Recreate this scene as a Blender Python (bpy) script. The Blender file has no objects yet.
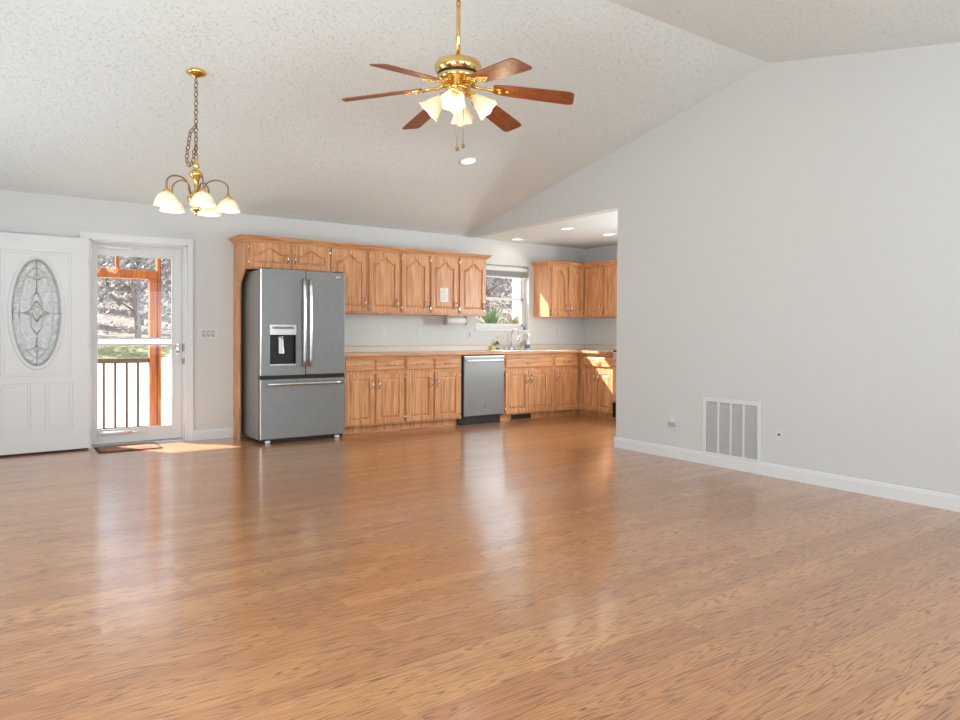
import bpy, bmesh, math, random
from mathutils import Vector, Matrix
random.seed(7)
PI = math.pi
scene = bpy.context.scene
COL = scene.collection

# ------------------------------------------------------------------ camera, world, sun, fill lamps, exposure
cam_d = bpy.data.cameras.new('camera')
cam = bpy.data.objects.new('camera', cam_d); COL.objects.link(cam)
cr, cu, cf = (0.81812, -0.57502, 0.0056), (0.00324, 0.01435, 0.99989), (0.57504, 0.81801, -0.0136)
cam.matrix_world = Matrix(((cr[0], cu[0], -cf[0], 0), (cr[1], cu[1], -cf[1], 0), (cr[2], cu[2], -cf[2], 1.15), (0, 0, 0, 1)))
cam_d.sensor_width = 36; cam_d.lens = 701.68 / 960 * 36; cam_d.shift_y = -18.6 / 960
cam_d.clip_start = .05; cam_d.clip_end = 300
scene.camera = cam

world = bpy.data.worlds.new('sky'); scene.world = world; world.use_nodes = True
bg = world.node_tree.nodes['Background']
bg.inputs[0].default_value = (.72, .84, 1.0, 1); bg.inputs[1].default_value = 3.4

def light(name, kind, loc, energy, color=(1, 1, 1), direction=None, **kw):
    d = bpy.data.lights.new(name, kind); d.energy = energy; d.color = color
    for k, v in kw.items(): setattr(d, k, v)
    o = bpy.data.objects.new(name, d); COL.objects.link(o); o.location = loc
    if direction: o.rotation_euler = Vector(direction).to_track_quat('-Z', 'Y').to_euler()
    return o
SUN = Vector((.66, -1.0, -.975))
light('sun', 'SUN', (0, 20, 20), 27, (1, .95, .87), SUN, angle=.009)
# added fill lamps outside unseen windows behind and beside the camera (openings exist in wall_front / wall_left)
light('fill_front', 'AREA', (1.0, -1.30, 1.4), 64, (.89, .97, 1), (0, 1, .9), shape='RECTANGLE', size=2.0, size_y=1.7)
light('fill_front', 'AREA', (3.6, -1.30, 1.4), 58, (.89, .97, 1), (0, 1, .9), shape='RECTANGLE', size=2.0, size_y=1.7)
light('fill_left', 'AREA', (-1.12, 2.2, 1.4), 115, (.89, .97, 1), (1, .25, .6), shape='RECTANGLE', size=2.6, size_y=1.7)
light('fill_left', 'AREA', (-1.12, 5.6, 1.4), 20, (.89, .97, 1), (1, 0, .3), shape='RECTANGLE', size=1.8, size_y=1.7)  # added to lift the ceiling and cabinets at the back
light('fill_kitchen', 'AREA', (7.52, 4.525, 1.55), 130, (.92, .97, 1), (-1, .5, .2), shape='RECTANGLE', size=.8, size_y=.85)  # fill added to brighten the kitchen through a made-up opening

scene.view_settings.view_transform = 'Standard'; scene.view_settings.look = 'None'
scene.view_settings.exposure = -0.46; scene.view_settings.gamma = 1; scene.view_settings.use_curve_mapping = False

# ------------------------------------------------------------------ materials
def lin(c):
    return tuple(((v/255)/12.92 if v/255 <= .04045 else ((v/255+.055)/1.055)**2.4) for v in c)
def new_mat(name):
    m = bpy.data.materials.new(name); m.use_nodes = True
    return m, m.node_tree.nodes, m.node_tree.links, m.node_tree.nodes['Principled BSDF']
def pbr(name, rgb, rough=.5, metal=0, spec=.5, emit=None, es=0, bump=None, var=0, vscale=6):
    m, N, L, b = new_mat(name)
    c = lin(rgb) + (1,)
    b.inputs['Base Color'].default_value = c
    b.inputs['Roughness'].default_value = rough; b.inputs['Metallic'].default_value = metal
    b.inputs['Specular IOR Level'].default_value = spec
    if emit: b.inputs['Emission Color'].default_value = lin(emit) + (1,); b.inputs['Emission Strength'].default_value = es
    tc = N.new('ShaderNodeTexCoord')
    if var:
        n = N.new('ShaderNodeTexNoise'); n.inputs['Scale'].default_value = vscale; n.inputs['Detail'].default_value = 4
        L.new(tc.outputs['Object'], n.inputs['Vector'])
        r = N.new('ShaderNodeMapRange'); r.inputs[1].default_value = .3; r.inputs[2].default_value = .7
        r.inputs[3].default_value = 1-var; r.inputs[4].default_value = 1+var
        L.new(n.outputs[0], r.inputs[0])
        mx = N.new('ShaderNodeVectorMath'); mx.operation = 'SCALE'; mx.inputs[0].default_value = c[:3]
        L.new(r.outputs[0], mx.inputs['Scale']); L.new(mx.outputs[0], b.inputs['Base Color'])
    if bump:
        n = N.new('ShaderNodeTexNoise'); n.inputs['Scale'].default_value = bump[0]; n.inputs['Detail'].default_value = 5
        L.new(tc.outputs['Object'], n.inputs['Vector'])
        bp = N.new('ShaderNodeBump'); bp.inputs['Strength'].default_value = bump[1]; bp.inputs['Distance'].default_value = bump[2]
        L.new(n.outputs[0], bp.inputs['Height']); L.new(bp.outputs[0], b.inputs['Normal'])
    return m
def ramp(N, stops):
    r = N.new('ShaderNodeValToRGB'); e = r.color_ramp.elements
    e[0].position, e[0].color = stops[0][0], lin(stops[0][1]) + (1,)
    e[1].position, e[1].color = stops[-1][0], lin(stops[-1][1]) + (1,)
    for p, c in stops[1:-1]:
        x = e.new(p); x.color = lin(c) + (1,)
    return r
def wood(name, dark, mid, light_, scale, rough=.38, seed=0.0):
    m, N, L, b = new_mat(name)
    tc = N.new('ShaderNodeTexCoord'); mp = N.new('ShaderNodeMapping')
    mp.inputs['Scale'].default_value = scale; mp.inputs['Location'].default_value = (seed, seed*2, seed*3)
    L.new(tc.outputs['Object'], mp.inputs[0])
    n1 = N.new('ShaderNodeTexNoise'); n1.inputs['Scale'].default_value = 1; n1.inputs['Detail'].default_value = 2.5
    L.new(mp.outputs[0], n1.inputs['Vector'])
    mu = N.new('ShaderNodeMath'); mu.operation = 'MULTIPLY'; mu.inputs[1].default_value = 42; L.new(n1.outputs[0], mu.inputs[0])
    si = N.new('ShaderNodeMath'); si.operation = 'SINE'; L.new(mu.outputs[0], si.inputs[0])
    mp2 = N.new('ShaderNodeMapping'); mp2.inputs['Scale'].default_value = tuple(s*(14 if s > 3 else 3) for s in scale)
    L.new(tc.outputs['Object'], mp2.inputs[0])
    n2 = N.new('ShaderNodeTexNoise'); n2.inputs['Scale'].default_value = 1; n2.inputs['Detail'].default_value = 3; L.new(mp2.outputs[0], n2.inputs['Vector'])
    ad = N.new('ShaderNodeMath'); ad.operation = 'MULTIPLY_ADD'; ad.inputs[1].default_value = .07; L.new(si.outputs[0], ad.inputs[0]); L.new(n2.outputs[0], ad.inputs[2])
    r = ramp(N, [(.30, dark), (.5, mid), (.72, light_)]); L.new(ad.outputs[0], r.inputs[0])
    L.new(r.outputs[0], b.inputs['Base Color']); b.inputs['Roughness'].default_value = rough
    bp = N.new('ShaderNodeBump'); bp.inputs['Strength'].default_value = .12; bp.inputs['Distance'].default_value = .001
    L.new(n2.outputs[0], bp.inputs['Height']); L.new(bp.outputs[0], b.inputs['Normal'])
    return m
M = {}
M['wall'] = pbr('wall_paint', (214, 214, 211), .75, bump=(90, .12, .002))
M['trim'] = pbr('trim_paint', (228, 229, 228), .45)
M['door_white'] = pbr('door_paint', (224, 224, 222), .42)
M['white'] = pbr('white_plastic', (230, 230, 228), .4)
M['plate'] = pbr('plate_white', (219, 219, 216), .45)
M['black'] = pbr('black_plastic', (14, 14, 15), .4)
M['dark'] = pbr('dark_gap', (28, 24, 22), .7)
M['oak'] = wood('oak_vertical', (174, 114, 72), (210, 150, 102), (227, 177, 130), (9, 9, .9))
M['oak_h'] = wood('oak_horizontal', (174, 114, 72), (210, 150, 102), (227, 177, 130), (.9, .9, 9), seed=3)
M['oak_box'] = wood('oak_carcass', (170, 112, 70), (204, 146, 98), (220, 170, 122), (9, 9, .9), seed=8)
M['fan_wood'] = wood('walnut_blade', (98, 50, 24), (138, 76, 38), (156, 92, 50), (1.2, 16, 16), .42, seed=5)
M['slate'] = pbr('slate_steel', (142, 143, 142), .38, .7, var=.04, vscale=20)
M['slate_side'] = pbr('slate_side', (140, 137, 132), .5, .3)
M['steel'] = pbr('brushed_steel', (215, 214, 212), .26, 1)
M['chrome'] = pbr('chrome', (225, 225, 226), .1, 1)
M['brass'] = pbr('polished_brass', (236, 200, 128), .14, 1)
M['brass_old'] = pbr('antique_brass', (150, 122, 78), .32, 1)
M['pull'] = pbr('nickel_pull', (214, 205, 190), .2, 1)
M['laminate'] = pbr('counter_laminate', (220, 206, 190), .3, var=.06, vscale=160)
M['paper'] = pbr('paper', (240, 238, 232), .8)
M['ink'] = pbr('pale_ink', (190, 190, 190), .8)
M['tape'] = pbr('tape', (205, 190, 170), .5)
M['vent'] = pbr('vent_white', (226, 226, 224), .4)
M['slat'] = pbr('vent_slat', (224, 224, 222), .5)
M['filter'] = pbr('vent_filter', (176, 176, 174), .9)
M['cedar'] = wood('cedar_post', (120, 56, 6), (160, 82, 16), (184, 108, 30), (8, 8, .8), .6, seed=2)
M['rail'] = pbr('railing_brown', (88, 62, 44), .6)
M['concrete'] = pbr('concrete', (214, 214, 212), .85, var=.06, vscale=1.5)
M['decking'] = pbr('porch_deck', (190, 184, 176), .8, var=.06)
M['bark'] = pbr('bark', (128, 114, 104), .9, bump=(20, .4, .02))
M['yucca'] = pbr('yucca_leaf', (92, 112, 76), .5, var=.25, vscale=9)
M['siding'] = pbr('outside_siding', (200, 204, 208), .7)
M['green'] = pbr('green_soap', (58, 104, 60), .25)
M['yellow'] = pbr('sponge_yellow', (226, 204, 96), .9)
M['blue'] = pbr('blue_label', (92, 130, 196), .4)
M['cushion'] = pbr('green_cushion', (66, 100, 84), .8)
M['grayplug'] = pbr('gray_plug', (176, 176, 174), .5)
M['rubber'] = pbr('rubber_edge', (58, 40, 32), .8)

def mat_ceiling():
    m, N, L, b = new_mat('textured_ceiling')
    b.inputs['Base Color'].default_value = lin((232, 238, 236)) + (1,); b.inputs['Roughness'].default_value = .9
    tc = N.new('ShaderNodeTexCoord')
    n = N.new('ShaderNodeTexNoise'); n.inputs['Scale'].default_value = 52; n.inputs['Detail'].default_value = 6; n.inputs['Roughness'].default_value = .62
    L.new(tc.outputs['Object'], n.inputs['Vector'])
    r = N.new('ShaderNodeMapRange'); r.inputs[1].default_value = .30; r.inputs[2].default_value = .44; L.new(n.outputs[0], r.inputs[0])
    bp = N.new('ShaderNodeBump'); bp.inputs['Strength'].default_value = .7; bp.inputs['Distance'].default_value = .006
    L.new(r.outputs[0], bp.inputs['Height']); L.new(bp.outputs[0], b.inputs['Normal'])
    return m
M['ceiling'] = mat_ceiling()

def mat_floor():
    m, N, L, b = new_mat('oak_laminate')
    def math_(op, a, c=None, d=None):
        x = N.new('ShaderNodeMath'); x.operation = op
        for i, v in enumerate((a, c, d)):
            if v is None: continue
            if isinstance(v, (int, float)): x.inputs[i].default_value = v
            else: L.new(v, x.inputs[i])
        return x.outputs[0]
    tc = N.new('ShaderNodeTexCoord'); sp = N.new('ShaderNodeSeparateXYZ'); L.new(tc.outputs['Object'], sp.inputs[0])
    x, y = sp.outputs[0], sp.outputs[1]
    W, LEN = .096, 1.2
    yr = math_('DIVIDE', y, W); row = math_('FLOOR', yr)
    wn = N.new('ShaderNodeTexWhiteNoise'); wn.noise_dimensions = '1D'; L.new(row, wn.inputs['W'])
    xs = math_('DIVIDE', math_('ADD', x, math_('MULTIPLY', wn.outputs[0], LEN*5)), LEN); idx = math_('FLOOR', xs)
    cb = N.new('ShaderNodeCombineXYZ'); L.new(row, cb.inputs[0]); L.new(idx, cb.inputs[1])
    wp = N.new('ShaderNodeTexWhiteNoise'); wp.noise_dimensions = '3D'; L.new(cb.outputs[0], wp.inputs['Vector'])
    rnd = wp.outputs[0]
    gv = N.new('ShaderNodeCombineXYZ')
    L.new(math_('MULTIPLY_ADD', x, .95, math_('MULTIPLY', rnd, 71)), gv.inputs[0]); L.new(math_('MULTIPLY_ADD', y, 15, math_('MULTIPLY', rnd, 37)), gv.inputs[1])
    g = N.new('ShaderNodeTexNoise'); g.inputs['Scale'].default_value = 1; g.inputs['Detail'].default_value = 2.0; L.new(gv.outputs[0], g.inputs['Vector'])
    rings = math_('SINE', math_('MULTIPLY', g.outputs[0], 120))
    pv = N.new('ShaderNodeCombineXYZ'); L.new(math_('MULTIPLY', x, 9), pv.inputs[0]); L.new(math_('MULTIPLY', y, 190), pv.inputs[1])
    p = N.new('ShaderNodeTexNoise'); p.inputs['Scale'].default_value = 1; p.inputs['Detail'].default_value = 3; L.new(pv.outputs[0], p.inputs['Vector'])
    # dark grain lines: crest of the contour rings, broken up by the pores
    crest = N.new('ShaderNodeMapRange'); crest.inputs[1].default_value = .0; crest.inputs[2].default_value = 1.0; L.new(rings, crest.inputs[0])
    pm = N.new('ShaderNodeMapRange'); pm.inputs[1].default_value = .35; pm.inputs[2].default_value = .62; L.new(p.outputs[0], pm.inputs[0])
    bl = N.new('ShaderNodeTexNoise'); bl.inputs['Scale'].default_value = .9; L.new(tc.outputs['Object'], bl.inputs['Vector'])
    dark = math_('MULTIPLY', crest.outputs[0], math_('MULTIPLY_ADD', pm.outputs[0], .85, .15))
    base = N.new('ShaderNodeMix'); base.data_type = 'RGBA'
    base.inputs[6].default_value = lin((174, 113, 68)) + (1,); base.inputs[7].default_value = lin((200, 143, 91)) + (1,)
    L.new(math_('MULTIPLY_ADD', rnd, .8, math_('MULTIPLY', p.outputs[0], .5)), base.inputs[0])
    gm = N.new('ShaderNodeMix'); gm.data_type = 'RGBA'; gm.inputs[7].default_value = lin((110, 66, 38)) + (1,)
    L.new(base.outputs[2], gm.inputs[6]); L.new(math_('MULTIPLY', dark, .95), gm.inputs[0])
    # seams every second strip, and plank ends
    fy = math_('FRACT', math_('DIVIDE', y, W*2)); fx = math_('FRACT', xs)
    seam = math_('MAXIMUM', math_('LESS_THAN', fy, .009), math_('LESS_THAN', fx, .0016))
    sm = N.new('ShaderNodeMix'); sm.data_type = 'RGBA'; sm.inputs[7].default_value = lin((126, 90, 66)) + (1,)
    L.new(gm.outputs[2], sm.inputs[6]); L.new(math_('MULTIPLY', seam, .45), sm.inputs[0])
    L.new(sm.outputs[2], b.inputs['Base Color'])
    b.inputs['Roughness'].default_value = .3; b.inputs['Specular IOR Level'].default_value = .5
    b.inputs['Coat Weight'].default_value = .8; b.inputs['Coat Roughness'].default_value = .17; b.inputs['Coat IOR'].default_value = 1.6
    bp = N.new('ShaderNodeBump'); bp.inputs['Strength'].default_value = .05; bp.inputs['Distance'].default_value = .001
    L.new(p.outputs[0], bp.inputs['Height']); L.new(bp.outputs[0], b.inputs['Normal'])
    return m
M['floor'] = mat_floor()

def mat_pane(name, tint=(1, 1, 1), gloss=.02, rough=.02):
    m = bpy.data.materials.new(name); m.use_nodes = True; N = m.node_tree.nodes; L = m.node_tree.links; N.clear()
    o = N.new('ShaderNodeOutputMaterial'); t = N.new('ShaderNodeBsdfTransparent'); t.inputs[0].default_value = tint + (1,)
    g = N.new('ShaderNodeBsdfGlossy'); g.inputs['Roughness'].default_value = rough
    mx = N.new('ShaderNodeMixShader'); mx.inputs[0].default_value = gloss
    L.new(t.outputs[0], mx.inputs[1]); L.new(g.outputs[0], mx.inputs[2]); L.new(mx.outputs[0], o.inputs[0])
    return m
M['pane'] = mat_pane('clear_glass')
def mat_speckle(name, stops, scale, rough=.95, coarse=1.5):
    m, N, L, b = new_mat(name)
    tc = N.new('ShaderNodeTexCoord')
    n = N.new('ShaderNodeTexNoise'); n.inputs['Scale'].default_value = scale; n.inputs['Detail'].default_value = 8; n.inputs['Roughness'].default_value = .8
    L.new(tc.outputs['Object'], n.inputs['Vector'])
    r = ramp(N, stops); L.new(n.outputs[0], r.inputs[0]); L.new(r.outputs[0], b.inputs['Base Color'])
    b.inputs['Roughness'].default_value = rough; b.inputs['Specular IOR Level'].default_value = .1
    return m
M['leaves'] = mat_speckle('leaf_litter', [(.36, (58, 48, 44)), (.46, (104, 88, 78)), (.53, (134, 122, 114)), (.62, (200, 196, 194))], 9)
M['grass'] = mat_speckle('lawn', [(.36, (70, 74, 44)), (.46, (106, 108, 70)), (.54, (128, 124, 94)), (.64, (176, 170, 142))], 9)
M['foliage'] = mat_speckle('foliage', [(.35, (104, 98, 92)), (.5, (152, 146, 142)), (.65, (214, 212, 212))], 3)
M['frost'] = pbr('frosted_pattern_glass', (206, 209, 208), .2, spec=.8, bump=(70, .7, .010), var=.16, vscale=38)
M['clear_bevel'] = pbr('bevelled_glass', (186, 189, 189), .1, spec=1, bump=(40, .8, .008), var=.3, vscale=30)
M['came'] = pbr('lead_came', (176, 176, 172), .3, .8)
M['shade_fan'] = pbr('lit_tulip_glass', (250, 238, 205), .3, emit=(255, 208, 124), es=.24, var=.06, vscale=30)
M['shade_ch'] = pbr('lit_alabaster_glass', (250, 240, 218), .3, emit=(255, 220, 156), es=.18, var=.08, vscale=40)
M['lens'] = pbr('lit_lens', (255, 255, 255), .4, emit=(255, 252, 246), es=2.2)
def mat_mat():
    m, N, L, b = new_mat('woven_mat')
    tc = N.new('ShaderNodeTexCoord'); mp = N.new('ShaderNodeMapping'); mp.inputs['Scale'].default_value = (5, 5, 1); L.new(tc.outputs['Object'], mp.inputs[0])
    ck = N.new('ShaderNodeTexChecker'); ck.inputs['Scale'].default_value = 1
    ck.inputs[1].default_value = lin((150, 82, 58)) + (1,); ck.inputs[2].default_value = lin((172, 122, 88)) + (1,)
    L.new(mp.outputs[0], ck.inputs[0])
    n = N.new('ShaderNodeTexNoise'); n.inputs['Scale'].default_value = 60; L.new(tc.outputs['Object'], n.inputs['Vector'])
    mx = N.new('ShaderNodeMix'); mx.data_type = 'RGBA'; mx.inputs[7].default_value = lin((120, 76, 54)) + (1,)
    L.new(ck.outputs[0], mx.inputs[6]); L.new(n.outputs[0], mx.inputs[0]); L.new(mx.outputs[2], b.inputs['Base Color'])
    b.inputs['Roughness'].default_value = .95
    return m
M['mat'] = mat_mat()

# ------------------------------------------------------------------ mesh helper
class MB:
    """collects shapes in a local frame (o; u, v, w) and links them as one mesh object"""
    def __init__(s, frame=None):
        s.bm = bmesh.new(); s.fr = frame
    def P(s, p):
        p = Vector(p)
        if s.fr is None: return p
        o, u, v, w = s.fr
        return Vector(o) + Vector(u)*p.x + Vector(v)*p.y + Vector(w)*p.z
    def V(s, p): return s.bm.verts.new(s.P(p))
    def F(s, vs, smooth=False):
        try: f = s.bm.faces.new(vs); f.smooth = smooth
        except ValueError: pass
    def box(s, x0, x1, y0, y1, z0, z1):
        v = [s.V((x, y, z)) for x in (x0, x1) for y in (y0, y1) for z in (z0, z1)]
        for f in ((0,1,3,2), (4,6,7,5), (0,4,5,1), (2,3,7,6), (0,2,6,4), (1,5,7,3)): s.F([v[i] for i in f])
        return s
    def prism(s, loop_a, loop_b):
        a = [s.V(p) for p in loop_a]; b = [s.V(p) for p in loop_b]; n = len(a)
        s.F(a[::-1]); s.F(b)
        for i in range(n): s.F((a[i], a[(i+1) % n], b[(i+1) % n], b[i]))
        return s
    def loft(s, loops, cap0=True, cap1=True, smooth=False, closed=True):
        vs = [[s.V(p) for p in l] for l in loops]; n = len(vs[0])
        for a, b in zip(vs, vs[1:]):
            for i in range(n if closed else n-1): s.F((a[i], a[(i+1) % n], b[(i+1) % n], b[i]), smooth)
        if cap0: s.F(vs[0][::-1])
        if cap1: s.F(vs[-1])
        return s
    def lathe(s, prof, c=(0, 0, 0), seg=20, axis='z', scallop=None, cap=True):
        loops = []
        for k, (r, h) in enumerate(prof):
            l = []
            for i in range(seg):
                a = 2*PI*i/seg; rr = r
                if scallop: rr = r*(1+scallop[1]*(k/(len(prof)-1))**2*math.cos(scallop[0]*a))
                x, y = rr*math.cos(a), rr*math.sin(a)
                q = {'z': (x, y, h), 'y': (x, h, y), 'x': (h, x, y)}[axis]
                l.append((c[0]+q[0], c[1]+q[1], c[2]+q[2]))
            loops.append(l)
        return s.loft(loops, cap, cap, True)
    def tube(s, pts, r, seg=8, cap=True):
        pts = [Vector(p) for p in pts]; loops = []
        rs = r if isinstance(r, (list, tuple)) else [r]*len(pts)
        up = None
        for i, p in enumerate(pts):
            t = (pts[min(i+1, len(pts)-1)]-pts[max(i-1, 0)])
            if t.length < 1e-9: t = Vector((0, 0, 1))
            t.normalize()
            if up is None: up = t.orthogonal().normalized()
            up = (up - t*up.dot(t))
            up = up.normalized() if up.length > 1e-6 else t.orthogonal().normalized()
            w = t.cross(up)
            loops.append([p+(up*math.cos(2*PI*k/seg)+w*math.sin(2*PI*k/seg))*rs[i] for k in range(seg)])
        return s.loft(loops, cap, cap, True)
    def ball(s, c, r, seg=10, sz=1):
        n = 6
        return s.lathe([(max(1e-4, r*math.sin(PI*k/n)), -r*sz*math.cos(PI*k/n)) for k in range(n+1)], c, seg)
    def torus(s, c, R_, r, u, v, seg=12, sub=6, sy=1.0):
        u = Vector(u).normalized(); v = Vector(v).normalized(); n = u.cross(v); loops = []
        for i in range(seg+1):
            a = 2*PI*i/seg; d = u*math.cos(a)*R_+v*math.sin(a)*R_*sy; o = d.normalized()
            loops.append([Vector(c)+d+(o*math.cos(2*PI*k/sub)+n*math.sin(2*PI*k/sub))*r for k in range(sub)])
        return s.loft(loops, False, False, True)
    def build(s, name, mat, parent=None, loc=None, bevel=0):
        bmesh.ops.remove_doubles(s.bm, verts=s.bm.verts, dist=1e-6)
        bmesh.ops.recalc_face_normals(s.bm, faces=s.bm.faces)
        org = Vector((0, 0, 0))
        if parent is not None:
            q = parent
            while q is not None: org = org + Vector(q.location); q = q.parent
        elif loc is not None: org = Vector(loc)
        if parent is not None or loc is not None:
            for v in s.bm.verts: v.co -= org
        me = bpy.data.meshes.new(name); s.bm.to_mesh(me); s.bm.free()
        me.materials.append(mat if not isinstance(mat, str) else M[mat])
        o = bpy.data.objects.new(name, me); COL.objects.link(o)
        if parent is not None: o.parent = parent
        elif loc is not None: o.location = org
        if bevel:
            bv = o.modifiers.new('bevel', 'BEVEL'); bv.width = bevel; bv.segments = 2; bv.limit_method = 'ANGLE'; bv.angle_limit = .6
        return o
def thing(name, label, cat, loc, group=None):
    o = bpy.data.objects.new(name, None); COL.objects.link(o); o.location = loc; o.empty_display_size = .1
    return tag(o, label, cat, group)
def tag(o, label, cat, group=None, kind=None):
    o['label'] = label; o['category'] = cat
    if group: o['group'] = group
    if kind: o['kind'] = kind
    return o
def struct(o, label=None):
    o['kind'] = 'structure'
    if label: o['label'] = label
    return o
def sroot(name, loc, label):
    o = bpy.data.objects.new(name, None); COL.objects.link(o); o.location = loc; o.empty_display_size = .1
    return struct(o, label)
def B(x0, x1, y0, y1, z0, z1, name, mat, parent=None, loc=None, bevel=0):
    return MB().box(x0, x1, y0, y1, z0, z1).build(name, mat, parent, loc, bevel)

# ------------------------------------------------------------------ setting
YW, XR, XL, YF = 7.70, 5.163, -.9, -1.06
YO = 4.965                      # where the right wall ends and the kitchen opens
ZE, SL, YR = 2.41, .21, 3.32    # eave height, slope, ridge line
ZR = ZE + SL*(YW-YR)
KX, KZ, KY = 7.33, 2.40, 4.0    # kitchen right wall, ceiling, near wall
def zc(y): return ZE + SL*(YW-y) if y > YR else ZR - SL*(YR-y)

struct(B(XL, KX, YF, YW+.16, -.08, 0, 'floor', 'floor'), 'oak laminate plank floor')
zf = zc(YF)
struct(MB().prism([(XL, YW, ZE), (XL, YR, ZR), (XL, YF, zf), (XL, YF, zf+.12), (XL, YR, ZR+.12), (XL, YW, ZE+.12)],
                  [(XR+.06, YW, ZE), (XR+.06, YR, ZR), (XR+.06, YF, zf), (XR+.06, YF, zf+.12), (XR+.06, YR, ZR+.12), (XR+.06, YW, ZE+.12)]).build('ceiling', 'ceiling'), 'white textured vaulted ceiling')
struct(B(XR+.127, KX, KY, YW, KZ, KZ+.1, 'ceiling', 'ceiling'), 'flat white textured kitchen ceiling')
# back wall with the entrance and the kitchen window
DX0, DX1, DZ = .805, 1.70, 2.03
WX0, WX1, WZ0, WZ1 = 5.345, 6.249, 1.18, 2.067
w = MB()
w.box(XL, DX0, YW, YW+.16, 0, 2.6); w.box(DX0, DX1, YW, YW+.16, DZ, 2.6); w.box(DX1, WX0, YW, YW+.16, 0, 2.6)
w.box(WX0, WX1, YW, YW+.16, 0, WZ0); w.box(WX0, WX1, YW, YW+.16, WZ1, 2.6); w.box(WX1, KX+.12, YW, YW+.16, 0, 2.6)
struct(w.build('wall_back', 'wall'))
pr_ = [(YF, 0), (YO, 0), (YO, KZ), (YW, KZ), (YW, zc(YW)), (YR, ZR), (YF, zf)]
struct(MB().prism([(XR, y, z) for y, z in pr_], [(XR+.127, y, z) for y, z in pr_]).build('wall_right', 'wall'))
def wall_open(name, fixed, t, a0, a1, z1, holes, axis):
    m = MB(); cur = a0
    def bx(p, q, za, zb):
        if axis == 'x': m.box(p, q, fixed, fixed+t, za, zb)
        else: m.box(fixed, fixed+t, p, q, za, zb)
    for (h0, h1, hz0, hz1) in holes:
        bx(cur, h0, 0, z1); bx(h0, h1, 0, hz0); bx(h0, h1, hz1, z1); cur = h1
    bx(cur, a1, 0, z1)
    struct(m.build(name, 'wall'))
wall_open('wall_front', YF-.12, .12, XL, XR+.127, 2.55, [(0, 2.0, .55, 2.25), (2.6, 4.6, .55, 2.25)], 'x')
m = MB()
ly = [(YF, 0), (YW, 0), (YW, ZE), (YR, ZR), (YF, zf)]
def lw(pts): m.prism([(XL-.12, y, z) for y, z in pts], [(XL, y, z) for y, z in pts])
lw([(YF, 0), (.9, 0), (.9, zc(.9)), (YF, zf)]); lw([(.9, 0), (3.5, 0), (3.5, .55), (.9, .55)])
lw([(.9, 2.25), (3.5, 2.25), (3.5, zc(3.5)), (YR, ZR), (.9, zc(.9))]); lw([(3.5, 0), (4.7, 0), (4.7, zc(4.7)), (3.5, zc(3.5))])
lw([(4.7, 0), (6.5, 0), (6.5, .55), (4.7, .55)]); lw([(4.7, 2.25), (6.5, 2.25), (6.5, zc(6.5)), (4.7, zc(4.7))]); lw([(6.5, 0), (YW, 0), (YW, ZE), (6.5, zc(6.5))])
struct(m.build('wall_left', 'wall'))
wall_open('wall_kitchen', KX, .12, KY, YW, 2.5, [(4.1, 4.95, 1.1, 2.0)], 'y')  # opening added for the kitchen fill lamp
struct(B(XR+.127, KX, KY-.1, KY, 0, 2.5, 'wall_kitchen', 'wall'))
def win_frame(name, pts, mat='trim'):  # frames of unseen windows added for the fill lamps
    m = MB()
    for b in pts: m.box(*b)
    return struct(m.build(name, mat))
for n, x0 in (('fill_window_2', 0.0), ('fill_window_3', 2.6)):
    win_frame(n, [(x0, x0+.06, YF-.08, YF-.02, .55, 2.25), (x0+1.94, x0+2, YF-.08, YF-.02, .55, 2.25), (x0+.97, x0+1.03, YF-.08, YF-.02, .61, 2.19),
                  (x0+.06, x0+1.94, YF-.08, YF-.02, .55, .61), (x0+.06, x0+1.94, YF-.08, YF-.02, 2.19, 2.25)])
win_frame('fill_window_4', [(XL-.08, XL-.02, .9, .96, .55, 2.25), (XL-.08, XL-.02, 3.44, 3.5, .55, 2.25), (XL-.08, XL-.02, 2.17, 2.23, .61, 2.19),
                       (XL-.08, XL-.02, .96, 3.44, .55, .61), (XL-.08, XL-.02, .96, 3.44, 2.19, 2.25)])
win_frame('fill_window_5', [(XL-.08, XL-.02, 4.7, 4.76, .55, 2.25), (XL-.08, XL-.02, 6.44, 6.5, .55, 2.25), (XL-.08, XL-.02, 5.57, 5.63, .61, 2.19),
                       (XL-.08, XL-.02, 4.76, 6.44, .55, .61), (XL-.08, XL-.02, 4.76, 6.44, 2.19, 2.25)])  # unseen window added to light the back of the room
# baseboards
def base_prof(p0, p1, n):      # profile swept straight; n points into the room
    p0, p1, n = Vector(p0+(0,)), Vector(p1+(0,)), Vector(n+(0,))
    pf = [(0, 0), (.015, 0), (.015, .082), (.011, .086), (.011, .094), (.006, .104), (0, .104)]
    return [[p + n*o + Vector((0, 0, z)) for o, z in pf] for p in (p0, p1)]
m = MB(); m.loft(base_prof((XR, YF+.02), (XR, YO+.015), (-1, 0))); m.loft(base_prof((XR-.015, YO), (XR+.127, YO), (0, 1)))
struct(m.build('baseboard_right', 'trim'))
struct(MB().loft(base_prof((1.755, YW), (2.168, YW), (0, -1))).build('baseboard_back', 'trim'))
struct(MB().loft(base_prof((XL, YW), (.733, YW), (0, -1))).build('baseboard_back', 'trim'))
struct(MB().loft(base_prof((XL, YF+.02), (XL, YW), (1, 0))).build('baseboard_left', 'trim'))
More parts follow.
